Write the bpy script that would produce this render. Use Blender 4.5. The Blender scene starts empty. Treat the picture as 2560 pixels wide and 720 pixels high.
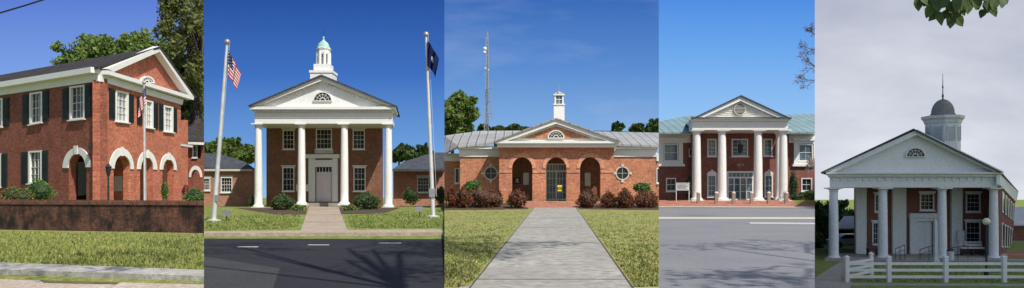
import bpy, bmesh, math, random
import numpy as np
from mathutils import Vector, geometry
random.seed(7)
SC=bpy.context.scene
COL=SC.collection
F=2000.0; HZ=490.0; CX=1280.0; EYE=1.6
CAM=Vector((0,0,EYE))

# ------------------------------------------------------------------ survey helpers
def W(px,py,D):
    return Vector(((px-CX)*D/F, D, EYE+(HZ-py)*D/F))
class Plane:
    def __init__(s,p0,n,b=None):
        s.p0=Vector(p0); s.n=Vector(n).normalized(); s.b=Vector(b) if b is not None else -s.n
    def pt(s,px,py):
        d=Vector(((px-CX)/F,1,(HZ-py)/F))
        t=(s.p0-CAM).dot(s.n)/d.dot(s.n)
        return CAM+d*t
    def off(s,d):
        return Plane(s.p0+s.b*d,s.n,s.b)
SK=[0.0]
def FP(D): return Plane((0,D,0),(0,-1,0),(SK[0],1,0))
PROF={1:[(4,0),(400,0)],
 2:[(4,0),(32,0),(36,.15),(43,.25),(46,.35),(70,.62),(400,.62)],
 3:[(4,0),(14,0),(56,.63),(60,.9),(64,1.2),(400,1.2)],
 4:[(4,0),(20,0),(68,.6),(71,.92),(74,1.2),(400,1.2)],
 5:[(4,-2.3),(20,-2.3),(37,-2.65),(40,-2.75),(68,-3.8),(120,-4.6),(400,-6.5)]}
BND=[-2.0,(510-CX)/F,(1111-CX)/F,(1647-CX)/F,(2037-CX)/F,2.0]
PLOT=[1]
def gz(D,p=None):
    p=p or PLOT[0]; pr=PROF[p]
    return float(np.interp(D,[a for a,b in pr],[b for a,b in pr]))
def gp(px,py,lift=0.0,p=None):
    lo,hi=4.0,400.0
    for _ in range(50):
        m=(lo+hi)/2
        y=HZ+(EYE-gz(m,p))*F/m
        if y>py: lo=m
        else: hi=m
    return Vector(((px-CX)*m/F,m,gz(m,p)+lift))
def rect(x0,y0,x1,y1): return [(x0,y0),(x1,y0),(x1,y1),(x0,y1)]
def bil(q,u,v):
    a=[q[0][i]*(1-u)+q[1][i]*u for i in range(2)]; b=[q[3][i]*(1-u)+q[2][i]*u for i in range(2)]
    return (a[0]*(1-v)+b[0]*v, a[1]*(1-v)+b[1]*v)
def arch(xl,xr,ysl,ysr,yc,yb=None,n=14):
    mid=(xl+xr)/2; rx=(xr-xl)/2; pts=[]
    if yb is not None: pts.append((xl,yb))
    for i in range(n+1):
        t=math.pi*i/n; x=mid-rx*math.cos(t); k=(x-xl)/(xr-xl)
        ys=ysl+(ysr-ysl)*k; h=(ysl+ysr)/2-yc
        pts.append((x,ys-h*math.sin(t)))
    if yb is not None: pts.append((xr,yb))
    return pts
def circ(cx,cy,r,n=20): return [(cx+r*math.cos(2*math.pi*i/n),cy+r*math.sin(2*math.pi*i/n)) for i in range(n)]

class MB:
    def __init__(s): s.v=[]; s.f=[]; s.m=[]
    def add(s,vs,fs,mi=0):
        o=len(s.v); s.v+= [tuple(v) for v in vs]; s.f+=[tuple(i+o for i in f) for f in fs]; s.m+=[mi]*len(fs); return s
    def prism(s,pl,outer,holes=(),front=0.0,back=0.2,mi=0):
        loops=[list(outer)]+[list(h) for h in holes]
        flat=[p for l in loops for p in l]
        tris=geometry.tessellate_polygon([[Vector((p[0],-p[1],0)) for p in l] for l in loops]) if (holes or len(outer)>4) else None
        N=len(flat)
        P=[pl.pt(*p) for p in flat]
        vs=[p+pl.n*front for p in P]+[p+pl.b*back for p in P]
        fs=[]
        if tris:
            for t in tris: fs.append(tuple(t)); fs.append(tuple(N+i for i in reversed(t)))
        else:
            fs.append(tuple(range(N))); fs.append(tuple(N+i for i in reversed(range(N))))
        o=0
        for l in loops:
            k=len(l)
            for i in range(k):
                a=o+i;b=o+(i+1)%k; fs.append((a,b,N+b,N+a))
            o+=k
        return s.add(vs,fs,mi)
    def slab(s,pts,t=0.15,dirv=(0,0,-1),mi=0):
        pts=[Vector(p) for p in pts]; d=Vector(dirv)*t; N=len(pts)
        fs=[tuple(range(N)),tuple(N+i for i in reversed(range(N)))]+[(i,(i+1)%N,N+(i+1)%N,N+i) for i in range(N)]
        return s.add(pts+[p+d for p in pts],fs,mi)
    def box(s,x0,x1,y0,y1,z0,z1,mi=0):
        return s.slab([(x0,y0,z1),(x1,y0,z1),(x1,y1,z1),(x0,y1,z1)],z1-z0,mi=mi)
    def lathe(s,c,prof,seg=20,mi=0,rot=0):
        vs=[];fs=[]
        for z,r in prof:
            for i in range(seg):
                a=2*math.pi*i/seg+rot; vs.append((c[0]+r*math.cos(a),c[1]+r*math.sin(a),z))
        for j in range(len(prof)-1):
            for i in range(seg):
                a=j*seg+i;b=j*seg+(i+1)%seg; fs.append((a,b,b+seg,a+seg))
        fs.append(tuple(range(seg))); fs.append(tuple((len(prof)-1)*seg+i for i in range(seg)))
        return s.add(vs,fs,mi)
    def plathe(s,px,D,prof,seg=20,mi=0,rot=0):
        t=(px-CX)/F; k=1/math.sqrt(1+t*t)
        return s.lathe((t*D,D),[(EYE+(HZ-py)*D/F, r*D/F*k) for py,r in prof],seg,mi,rot)
    def tube(s,p0,p1,r0,r1=None,seg=8,mi=0):
        p0=Vector(p0);p1=Vector(p1); r1=r0 if r1 is None else r1
        d=(p1-p0).normalized(); a=d.orthogonal().normalized(); b=d.cross(a)
        vs=[];
        for p,r in((p0,r0),(p1,r1)):
            for i in range(seg):
                t=2*math.pi*i/seg; vs.append(p+(a*math.cos(t)+b*math.sin(t))*r)
        fs=[(i,(i+1)%seg,seg+(i+1)%seg,seg+i) for i in range(seg)]+[tuple(range(seg)),tuple(seg+i for i in range(seg))]
        return s.add(vs,fs,mi)
    def ball(s,c,r,seg=14,mi=0,sz=1):
        return s.lathe((c[0],c[1]),[(c[2]+r*sz*math.sin(a),max(1e-3,r*math.cos(a))) for a in [(-90+180*i/10)*math.pi/180 for i in range(11)]],seg,mi)

def clipbm(bm):
    p=PLOT[0]
    for a,side in((BND[p-1],0),(BND[p],1)):
        if abs(a)>1.5: continue
        n=Vector((1,-a,0)).normalized()
        ds=[v.co.dot(n) for v in bm.verts]
        if not ds: return
        if side==0 and min(ds)>=0: continue
        if side==1 and max(ds)<=0: continue
        bmesh.ops.bisect_plane(bm,geom=bm.verts[:]+bm.edges[:]+bm.faces[:],plane_co=(0,0,0),plane_no=n,clear_inner=(side==0),clear_outer=(side==1))
def make(name,mb,mat,parent=None,smooth=False,clip=True,recalc=True,**props):
    me=bpy.data.meshes.new(name)
    me.from_pydata([tuple(v) for v in mb.v],[],mb.f)
    mats=mat if isinstance(mat,(list,tuple)) else [mat]
    for m in mats: me.materials.append(m)
    if len(mats)>1: me.polygons.foreach_set("material_index",mb.m)
    bm=bmesh.new(); bm.from_mesh(me)
    if recalc: bmesh.ops.recalc_face_normals(bm,faces=bm.faces[:])
    if clip: clipbm(bm)
    bm.to_mesh(me)
    if smooth:
        for f in me.polygons: f.use_smooth=True
        try: me.set_sharp_from_angle(angle=math.radians(40))
        except Exception: pass
    n=len(me.vertices)
    if n:
        co=np.empty(n*3); me.vertices.foreach_get("co",co); co=co.reshape(-1,3)
        o=np.array([(co[:,0].min()+co[:,0].max())/2,(co[:,1].min()+co[:,1].max())/2,co[:,2].min()])
        me.vertices.foreach_set("co",(co-o).ravel()); me.update()
    else: o=np.zeros(3)
    bm.free()
    if not n:
        bpy.data.meshes.remove(me); return None
    ob=bpy.data.objects.new(name,me); COL.objects.link(ob)
    ob["wo"]=[float(x) for x in o]
    if parent is not None:
        ob.parent=parent
        pw=parent["wo"]; ob.location=[float(o[i]-pw[i]) for i in range(3)]
    else: ob.location=[float(x) for x in o]
    for k,v in props.items(): ob[k]=v
    return ob
def part(name,par,mat,pl,pts,**kw):
    mb=MB(); mb.prism(pl,pts,**kw); return make(name,mb,M[mat],par)
def thing(name,loc,label,category,**props):
    e=bpy.data.objects.new(name,None); COL.objects.link(e); e.location=loc; e["wo"]=[float(x) for x in loc]
    e["label"]=label; e["category"]=category
    e.empty_display_size=.3
    for k,v in props.items(): e[k]=v
    return e

# ------------------------------------------------------------------ materials
def newmat(name):
    m=bpy.data.materials.new(name); m.use_nodes=True; nt=m.node_tree
    return m,nt,nt.nodes["Principled BSDF"]
def N(nt,t,**kw):
    n=nt.nodes.new(t)
    for k,v in kw.items(): setattr(n,k,v)
    return n
def setv(n,**kw):
    for k,v in kw.items(): n.inputs[k.replace('_',' ')].default_value=v
def mix(nt,fac,a,b,mode='MIX'):
    n=N(nt,'ShaderNodeMix',data_type='RGBA',blend_type=mode)
    for i,x in((0,fac),(6,a),(7,b)):
        if isinstance(x,bpy.types.NodeSocket): nt.links.new(x,n.inputs[i])
        else: n.inputs[i].default_value= x if i==0 else (tuple(x)+(1,) if len(x)==3 else x)
    return n.outputs[2]
def noise(nt,scale,detail=4,rough=.6,vec=None,stretch=None):
    g=N(nt,'ShaderNodeNewGeometry'); src=g.outputs['Position'] if vec is None else vec
    if stretch:
        mp=N(nt,'ShaderNodeMapping'); nt.links.new(src,mp.inputs[0]); mp.inputs['Scale'].default_value=stretch; src=mp.outputs[0]
    n=N(nt,'ShaderNodeTexNoise'); nt.links.new(src,n.inputs['Vector']); setv(n,Scale=scale,Detail=detail,Roughness=rough)
    return n.outputs['Fac']
def ramp(nt,fac,stops):
    r=N(nt,'ShaderNodeValToRGB'); nt.links.new(fac,r.inputs[0]); el=r.color_ramp.elements
    while len(el)<len(stops): el.new(0.5)
    for e,(p,c) in zip(el,stops): e.position=p; e.color=tuple(c)+(1,) if len(c)==3 else c
    return r.outputs[0]
def bump(nt,b,h,strength=.3,dist=.05):
    n=N(nt,'ShaderNodeBump'); nt.links.new(h,n.inputs['Height']); setv(n,Strength=strength,Distance=dist)
    nt.links.new(n.outputs[0],b.inputs['Normal'])
def blotch(name,c1,c2,scale=1.0,rough=.8,fine=0,c3=None,bstr=0.2,metal=0,stretch=None,lo=.35,hi=.65,spec=.5):
    m,nt,b=newmat(name)
    f=noise(nt,scale,6,.65,stretch=stretch)
    c=ramp(nt,f,[(lo,c1),(hi,c2)])
    if fine:
        f2=noise(nt,fine,3,.7)
        c3=c3 or tuple(x*.55 for x in c1)
        r=ramp(nt,f2,[(.38,(1,1,1)),(.62,(0,0,0))])
        c=mix(nt,r,c,c3)
        if bstr: bump(nt,b,f2,bstr)
    nt.links.new(c,b.inputs['Base Color']); setv(b,Roughness=rough,Metallic=metal)
    b.inputs['Specular IOR Level'].default_value=spec
    return m
def brick(name,c1,c2,mort,ax=(1,1),bw=.24,bh=.085,dirt=None):
    m,nt,b=newmat(name)
    g=N(nt,'ShaderNodeNewGeometry'); d=N(nt,'ShaderNodeVectorMath',operation='DOT_PRODUCT')
    nt.links.new(g.outputs['Position'],d.inputs[0]); d.inputs[1].default_value=(ax[0],ax[1],0)
    sx=N(nt,'ShaderNodeSeparateXYZ'); nt.links.new(g.outputs['Position'],sx.inputs[0])
    cb=N(nt,'ShaderNodeCombineXYZ'); nt.links.new(d.outputs['Value'],cb.inputs[0]); nt.links.new(sx.outputs[2],cb.inputs[1])
    t=N(nt,'ShaderNodeTexBrick'); nt.links.new(cb.outputs[0],t.inputs['Vector'])
    setv(t,Color1=tuple(c1)+(1,),Color2=tuple(c2)+(1,),Mortar=tuple(mort)+(1,),Scale=1.0,Mortar_Size=.01,Bias=-.1,Brick_Width=bw,Row_Height=bh)
    f=noise(nt,.9,6,.7); r=ramp(nt,f,[(.3,(.72,.70,.70)),(.7,(1.18,1.12,1.1))])
    c=mix(nt,1.0,t.outputs['Color'],r,'MULTIPLY')
    f3=noise(nt,6,3,.7); r3=ramp(nt,f3,[(.3,(.66,.62,.62)),(.7,(1.34,1.28,1.24))])
    c=mix(nt,1.0,c,r3,'MULTIPLY')
    if dirt:
        f2=noise(nt,1.6,6,.7,stretch=(1,1,.6)); r2=ramp(nt,f2,[(.40,(1,1,1)),(.58,(0,0,0))])
        c=mix(nt,r2,c,dirt)
    nt.links.new(c,b.inputs['Base Color']); setv(b,Roughness=.9)
    b.inputs['Specular IOR Level'].default_value=.2
    return m
def leafmat(name,dark,light,sc=.8):
    m,nt,b=newmat(name)
    f=noise(nt,sc,3,.6); f2=noise(nt,sc*9,2,.6)
    a=N(nt,'ShaderNodeMath',operation='ADD'); nt.links.new(f,a.inputs[0]); nt.links.new(f2,a.inputs[1])
    mu=N(nt,'ShaderNodeMath',operation='MULTIPLY'); nt.links.new(a.outputs[0],mu.inputs[0]); mu.inputs[1].default_value=.5
    c=ramp(nt,mu.outputs[0],[(.38,dark),(.6,light)])
    nt.links.new(c,b.inputs['Base Color']); setv(b,Roughness=.65)
    tr=N(nt,'ShaderNodeBsdfTranslucent'); nt.links.new(c,tr.inputs[0])
    mx=N(nt,'ShaderNodeMixShader'); mx.inputs[0].default_value=.35
    nt.links.new(b.outputs[0],mx.inputs[1]); nt.links.new(tr.outputs[0],mx.inputs[2])
    nt.links.new(mx.outputs[0],nt.nodes['Material Output'].inputs[0])
    return m
def seam(name,c,period=.45,ax=(1,0),rough=.6,metal=0):
    m,nt,b=newmat(name)
    g=N(nt,'ShaderNodeNewGeometry'); d=N(nt,'ShaderNodeVectorMath',operation='DOT_PRODUCT')
    nt.links.new(g.outputs['Position'],d.inputs[0]); d.inputs[1].default_value=(ax[0]/period,ax[1]/period,0)
    fr=N(nt,'ShaderNodeMath',operation='FRACT'); nt.links.new(d.outputs['Value'],fr.inputs[0])
    r=ramp(nt,fr.outputs[0],[(0,tuple(x*.4 for x in c)),(.12,tuple(x*.45 for x in c)),(.18,tuple(min(1,x*1.25) for x in c)),(.3,c)])
    f=noise(nt,.6,5,.6); r2=ramp(nt,f,[(.3,(.8,.8,.8)),(.7,(1.1,1.1,1.1))])
    nt.links.new(mix(nt,1,r,r2,'MULTIPLY'),b.inputs['Base Color']); setv(b,Roughness=rough,Metallic=metal)
    return m
M={}
M['white']=blotch('white_paint',(.74,.73,.70),(.83,.82,.79),.8,.5,9,(.70,.69,.65),0)
M['white5']=blotch('old_white_paint',(.74,.75,.76),(.82,.83,.84),.7,.6,5,(.68,.69,.70),0)
M['offwhite']=blotch('stone_trim',(.52,.49,.42),(.64,.61,.54),1.2,.7)
M['pinkdoor']=blotch('door_paint',(.66,.55,.55),(.74,.63,.63),1.2,.5)
M['glass']=blotch('window_glass',(.008,.011,.013),(.03,.037,.04),.7,.12,spec=.3)
M['glasspale']=blotch('pale_window_glass',(.22,.24,.24),(.4,.42,.41),1.4,.15)  # paler grey glass tone for the front windows
M['glassblue']=blotch('reflecting_glass',(.05,.085,.11),(.15,.22,.27),.6,.1)
M['shutter']=blotch('dark_shutter_paint',(.010,.018,.018),(.02,.03,.03),2,.6,spec=.2)
M['brick1a']=brick('red_brick_shade_tone',(.29,.085,.055),(.19,.055,.038),(.27,.17,.13),ax=(-.83,.56))  # side brick made darker, its shade put into the colour
M['brick1b']=brick('red_brick_sun_tone',(.50,.15,.08),(.37,.095,.055),(.48,.3,.22),ax=(.1,1))  # same brick boosted, sunlight on the front painted into the colour
M['brick2']=brick('porch_shade_brick',(.24,.10,.06),(.14,.055,.035),(.28,.20,.15))  # brick darkened so the colour carries the porch shade
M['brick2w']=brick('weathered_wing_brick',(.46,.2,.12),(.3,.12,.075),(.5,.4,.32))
M['brick3']=brick('orange_red_brick',(.52,.18,.08),(.29,.09,.045),(.55,.42,.3))
M['brick3l']=brick('arch_brick',(.60,.28,.16),(.50,.21,.12),(.60,.47,.36),bw=.1,bh=.2)
M['brick4']=brick('deep_red_brick',(.25,.08,.06),(.16,.05,.04),(.26,.18,.15))
M['brick5']=brick('old_dark_red_brick',(.26,.085,.06),(.16,.055,.045),(.2,.16,.14))
M['oldwall']=brick('stained_brick',(.15,.065,.045),(.08,.04,.03),(.14,.10,.08),dirt=(.022,.018,.016))
M['cope']=brick('coping_brick',(.18,.075,.05),(.10,.05,.035),(.17,.13,.11),bw=.1,bh=.15)
M['paver']=brick('brick_pavers',(.42,.17,.11),(.33,.13,.09),(.4,.25,.2),ax=(1,0))
M['shingle']=blotch('asphalt_shingles',(.04,.036,.036),(.085,.075,.072),1.2,.95,6,(.03,.028,.028),.3,stretch=(1,1,3),spec=.1)
M['slate']=blotch('slate_roof',(.055,.065,.08),(.11,.12,.14),1.3,.9,7,(.04,.045,.055),.3,spec=.2)
M['metal3']=seam('grey_standing_seam_roof',(.34,.335,.32),.75)
M['metal4']=seam('teal_standing_seam_roof',(.19,.29,.30),.8)
M['metal5']=seam('pale_metal_roof',(.5,.5,.49),.6)
M['verd']=blotch('verdigris_copper',(.26,.44,.38),(.42,.60,.52),2,.8)
M['dome']=blotch('dull_metal_dome',(.15,.15,.135),(.26,.26,.235),1,.6,metal=.1)
M['iron']=blotch('black_iron',(.012,.012,.013),(.03,.03,.03),3,.5)
M['steel']=blotch('galvanised_steel',(.30,.31,.32),(.45,.46,.47),2,.45,metal=.6)
M['polewhite']=blotch('aluminium_pole',(.5,.5,.5),(.66,.66,.66),2,.5,metal=.3)
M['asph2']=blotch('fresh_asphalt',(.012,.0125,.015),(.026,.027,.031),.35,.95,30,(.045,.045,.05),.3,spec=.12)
M['asph2b']=blotch('pale_asphalt_patch',(.03,.03,.032),(.05,.05,.052),.9,.95,30,(.075,.075,.075),.3,spec=.12)  # lighter asphalt tone for the near left of the road
M['asph4']=blotch('grey_asphalt',(.135,.138,.147),(.195,.198,.21),.3,.9,22,(.25,.25,.26),.3,spec=.2)
M['conc']=blotch('weathered_concrete',(.30,.285,.25),(.44,.42,.37),.35,.9,3.5,(.255,.24,.21),0,spec=.2)
M['conc1']=blotch('kerb_concrete',(.38,.35,.31),(.55,.52,.47),1.2,.9,8,(.28,.26,.23),.2)
M['walk2']=blotch('tan_pavement',(.36,.28,.2),(.50,.41,.31),.8,.9,7,(.29,.23,.17),0)
M['sand']=blotch('sandy_road_edge',(.44,.37,.29),(.62,.56,.47),.6,.95,9,(.34,.25,.19),.2)
M['mulch']=blotch('bark_mulch',(.07,.04,.025),(.14,.08,.05),3,.95,15,(.03,.02,.015),.4)
M['joint']=blotch('joint_dark',(.12,.11,.09),(.17,.155,.13),3,.95)  # dark colour of the joints between path slabs
def grass(name,a,b,c):
    m,nt,bs=newmat(name)
    f=noise(nt,.35,6,.72); f2=noise(nt,2.4,6,.78,stretch=(1,.5,1)); f3=noise(nt,20,3,.8,stretch=(1,.3,1)); f4=noise(nt,1.1,5,.7)
    c1=ramp(nt,f,[(.36,a),(.62,b)]); r=ramp(nt,f2,[(.42,(0,0,0)),(.6,(1,1,1))])
    c2=mix(nt,r,c1,c)
    r4=ramp(nt,f4,[(.56,(0,0,0)),(.72,(.6,.6,.6))]); c2=mix(nt,r4,c2,(.30,.25,.13))
    r3=ramp(nt,f3,[(.33,(.5,.52,.5)),(.65,(1.3,1.28,1.2))])
    nt.links.new(mix(nt,1,c2,r3,'MULTIPLY'),bs.inputs['Base Color']); setv(bs,Roughness=.95); bump(nt,bs,f3,.6,.06)
    bs.inputs['Specular IOR Level'].default_value=.1
    return m
M['grass1']=grass('lawn_grass',(.13,.18,.04),(.22,.27,.07),(.33,.32,.12))
M['grass2']=grass('green_lawn',(.09,.15,.03),(.17,.23,.055),(.28,.29,.10))
M['grass3']=grass('yellow_green_lawn',(.14,.18,.045),(.24,.27,.08),(.36,.33,.14))
M['grass5']=grass('shaded_lawn',(.10,.17,.035),(.19,.27,.06),(.26,.29,.09))
M['paint']=blotch('road_paint',(.55,.55,.53),(.75,.75,.72),3,.7,12,(.3,.3,.3),.1)
M['ypaint']=blotch('pale_kerb_line',(.5,.44,.32),(.62,.56,.43),3,.8)
M['bark']=blotch('bark',(.06,.045,.035),(.14,.11,.09),3,.95,12,(.04,.03,.025),.4,stretch=(1,1,.3))
M['leafA']=leafmat('fresh_green_leaves',(.05,.10,.018),(.22,.31,.065))
M['leafB']=leafmat('dark_green_leaves',(.022,.05,.014),(.10,.165,.04))
M['leafC']=leafmat('yellow_green_leaves',(.06,.085,.02),(.21,.23,.06))
M['leafbox']=leafmat('boxwood_leaves',(.035,.095,.014),(.17,.30,.06),2)
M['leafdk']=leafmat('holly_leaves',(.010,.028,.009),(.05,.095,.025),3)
M['leafred']=leafmat('nandina_red_leaves',(.05,.035,.015),(.28,.08,.035),2.2)
M['leafbr']=leafmat('yellow_brown_leaves',(.12,.09,.02),(.32,.24,.07),2)
M['leafpk']=leafmat('pale_blossom',(.25,.2,.16),(.6,.48,.42),3)
M['azalea']=leafmat('azalea_flowers',(.10,.03,.03),(.6,.06,.12),4)
M['red']=blotch('flag_red',(.40,.012,.02),(.46,.02,.03),2,.9,spec=.1)
M['fwhite']=blotch('flag_white',(.62,.62,.62),(.7,.7,.7),2,.8,spec=.2)
M['navy']=blotch('flag_blue',(.010,.016,.07),(.016,.024,.10),2,.9,spec=.1)
M['stone']=blotch('bollard_stone',(.24,.17,.13),(.34,.25,.19),3,.9)
M['yellow']=blotch('sign_yellow',(.75,.6,.03),(.8,.65,.05),2,.6)
M['black']=blotch('sign_black',(.01,.01,.01),(.02,.02,.02),2,.6)
M['globe']=blotch('frosted_globe',(.75,.65,.45),(.8,.7,.5),3,.3)
M['carpaint']=blotch('white_car_paint',(.7,.71,.72),(.78,.79,.8),1,.2)
M['rubber']=blotch('rubber',(.015,.015,.015),(.03,.03,.03),4,.8)
M['ceil']=blotch('porch_ceiling_paint',(.5,.52,.54),(.6,.62,.63),1,.7)

# ------------------------------------------------------------------ generic parts
def window(par,pl,q,nx=2,ny=4,fw=2.5,glass='glass',frame='white',sill=True,deep=.18,bar=.6):
    mb=MB()
    w=((q[1][0]-q[0][0])); h=(q[3][1]-q[0][1])
    u=fw/w; v=fw/h
    inner=[bil(q,u,v),bil(q,1-u,v),bil(q,1-u,1-v),bil(q,u,1-v)]
    mb.prism(pl,q,[inner],front=.05,back=deep)
    for i in range(1,nx):
        a=i/nx; b=bar/w/2
        mb.prism(pl,[bil(inner,a-b,0),bil(inner,a+b,0),bil(inner,a+b,1),bil(inner,a-b,1)],front=-.05,back=deep-.03)
    for j in range(1,ny):
        a=j/ny; b=(bar if j*2!=ny else bar*2.2)/h/2
        mb.prism(pl,[bil(inner,0,a-b),bil(inner,1,a-b),bil(inner,1,a+b),bil(inner,0,a+b)],front=-.048,back=deep-.031)
    if sill:
        s0=bil(q,-.06,1.0);s1=bil(q,1.06,1.0);s2=bil(q,1.06,1+2.5/h);s3=bil(q,-.06,1+2.5/h)
        mb.prism(pl,[s0,s1,s2,s3],front=.14,back=.1)
    wd=make('window',mb,M[frame],par)
    if wd:
        g=MB(); g.prism(pl,inner,front=-(deep-.08),back=deep-.04); make('window_pane',g,M[glass],wd)
    return q
def shutter(par,pl,q):
    mb=MB()
    mb.prism(pl,q,front=.06,back=-.002)
    n=12
    inn=[bil(q,.15,.05),bil(q,.85,.05),bil(q,.85,.95),bil(q,.15,.95)]
    for j in range(n):
        a=(j+.15)/n;b=(j+.7)/n
        mb.prism(pl,[bil(inn,0,a),bil(inn,1,a),bil(inn,1,b),bil(inn,0,b)],front=.09,back=-.055)
    make('shutter',mb,M['shutter'],par)
def lunette(par,pl,cx,cy,r,rw=4,frame='white',glass='glass',key=False):
    mb=MB()
    out=arch(cx-r,cx+r,cy,cy,cy-r,n=18); inn=arch(cx-r+rw,cx+r-rw,cy-rw*.6,cy-rw*.6,cy-r+rw,n=18)
    mb.prism(pl,out,[inn],front=.10,back=.1)
    cb=cy-rw*.6
    for k in range(1,6):
        a=math.pi*k/6; c,s=math.cos(a),math.sin(a); w=.38
        p0=(cx+c*r*.28,cb-s*r*.28);p1=(cx+c*(r-rw*.8),cb-s*(r-rw*.8)+.6)
        mb.prism(pl,[(p0[0]-s*w,p0[1]-c*w),(p1[0]-s*w,p1[1]-c*w),(p1[0]+s*w,p1[1]+c*w),(p0[0]+s*w,p0[1]+c*w)],front=.07,back=.05)
    for rr,e in((.28,.9),(.62,.4)):
        n=12
        for i in range(n):
            a0=math.pi*i/n;a1=math.pi*(i+1)/n
            ro,ri=r*rr+e,r*rr-e
            mb.prism(pl,[(cx+ri*math.cos(a0),cb-ri*math.sin(a0)),(cx+ro*math.cos(a0),cb-ro*math.sin(a0)),(cx+ro*math.cos(a1),cb-ro*math.sin(a1)),(cx+ri*math.cos(a1),cb-ri*math.sin(a1))],front=.065,back=.05)
    w=make('fanlight_window',mb,M[frame],par)
    g=MB(); g.prism(pl,inn,front=.03,back=.05); make('window_pane',g,M[glass],w)
def column(par,px,D,ytop,ybot,r,mat='white',cap=1.35,base=1.4):
    mb=MB()
    H=ybot-ytop
    prof=[(ybot-3,r*base),(ybot-5,r*base),(ybot-6.5,r*1.25),(ybot-8,r*1.12),(ybot-10,r)]
    for i in range(1,9):
        t=i/8; prof.append((ybot-10-(H-20)*t, r*(1-.17*t**1.6)))
    prof+=[(ytop+9,r*.95),(ytop+8,r*.83),(ytop+6,r*.88),(ytop+4,r*cap*.92),(ytop+3,r*cap)]
    mb.plathe(px,D,prof,24)
    X=(px-CX)/F*D; s=D/F; rb=r*base*s*.98; rc=r*cap*s*1.0; zt=EYE+(HZ-ytop)*s; zb=EYE+(HZ-ybot)*s
    mb.box(X-rb,X+rb,D-rb,D+rb,zb,zb+3.05*s); mb.box(X-rc,X+rc,D-rc,D+rc,zt-3.05*s,zt-.003)
    make('column',mb,M[mat],par,smooth=True)
def leaves(pts,size,rng,flat=0.0):
    n=len(pts)
    a=rng.normal(size=(n,3)); a/=np.linalg.norm(a,axis=1)[:,None]
    b=rng.normal(size=(n,3)); b-=a*(a*b).sum(1)[:,None]; b/=np.linalg.norm(b,axis=1)[:,None]
    s=size*(.6+.8*rng.random(n))[:,None]
    P=np.asarray(pts)
    return np.stack([P-a*s*.5,P+b*s*.32,P+a*s*.5,P-b*s*.32],1).reshape(-1,3)
class LB:
    def __init__(s): s.V=[]; 
    def mb(s):
        m=MB(); V=np.concatenate(s.V); n=len(V)//4
        m.v=[tuple(x) for x in V.tolist()]; m.f=[(4*i,4*i+1,4*i+2,4*i+3) for i in range(n)]; m.m=[0]*n
        return m
def lobe_pts(c,r,n,rng,inner=.35):
    d=rng.normal(size=(n,3)); d/=np.linalg.norm(d,axis=1)[:,None]
    t=inner+(1-inner)*rng.random(n)**.6
    wob=1+.22*np.sin(d[:,0]*5+c[0])*np.cos(d[:,2]*6+c[2])+.1*np.sin(d[:,1]*11)
    return np.asarray(c)+d*(t*wob)[:,None]*np.asarray(r)
def tree(box,D,basey,label,leaf='leafA',lobes=14,n=260,size=.45,trunkx=None,dr=None,lr=.30,name='tree',cat='tree',group=None,seed=0,depth=None):
    rng=np.random.default_rng(seed+abs(int(box[0]))); rnd=random.Random(seed+int(box[0]))
    x0,y0,x1,y1=box
    A=W(x0,y1,D); B=W(x1,y0,D); C=(A+B)/2; R=Vector(((B.x-A.x)/2,(depth or (B.x-A.x)/2),(B.z-A.z)/2))
    tb=gz(D); bx=W(trunkx if trunkx else (x0+x1)/2,HZ,D).x
    base=Vector((bx,D,tb-.1))
    t=thing(name,base,label,cat)
    if group: t['group']=group
    mb=MB(); tr=max(.12,R.z*.06); fork=Vector((bx+(C.x-bx)*.5,D,max(tb+.5,C.z-R.z*.75)))
    mb.tube(base,fork,tr*1.4,tr,10)
    top=Vector((C.x,D,C.z+R.z*.5)); mb.tube(fork,top,tr,tr*.3,8)
    lb=LB()
    for k in range(lobes):
        for _ in range(60):
            d=Vector((rnd.uniform(-1,1),rnd.uniform(-1,1),rnd.uniform(-1,1)))
            if .25<d.length<=1.0: break
        c=C+Vector((d.x*R.x,d.y*R.y,d.z*R.z))*(1-lr*.9)
        rr=[R.x*lr*rnd.uniform(.7,1.35),R.y*lr*rnd.uniform(.7,1.3),R.z*lr*rnd.uniform(.6,1.15)]
        m0=fork.lerp(top,rnd.uniform(.1,.8)); mb.tube(m0,c,tr*.35,tr*.08,6); 
        lb.V.append(leaves(lobe_pts(c,rr,n,rng),size,rng))
        for j in range(3):
            c2=Vector(c)+Vector((rnd.uniform(-1,1)*rr[0],rnd.uniform(-1,1)*rr[1],rnd.uniform(-1,1)*rr[2]))*1.2
            lb.V.append(leaves(lobe_pts(c2,[q*.45 for q in rr],n//5,rng),size,rng))
            mb.tube(c,c2,tr*.08,tr*.03,4)
    make('trunk',mb,M['bark'],t)
    make('crown',lb.mb(),M[leaf],t,recalc=False)
    return t
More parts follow.
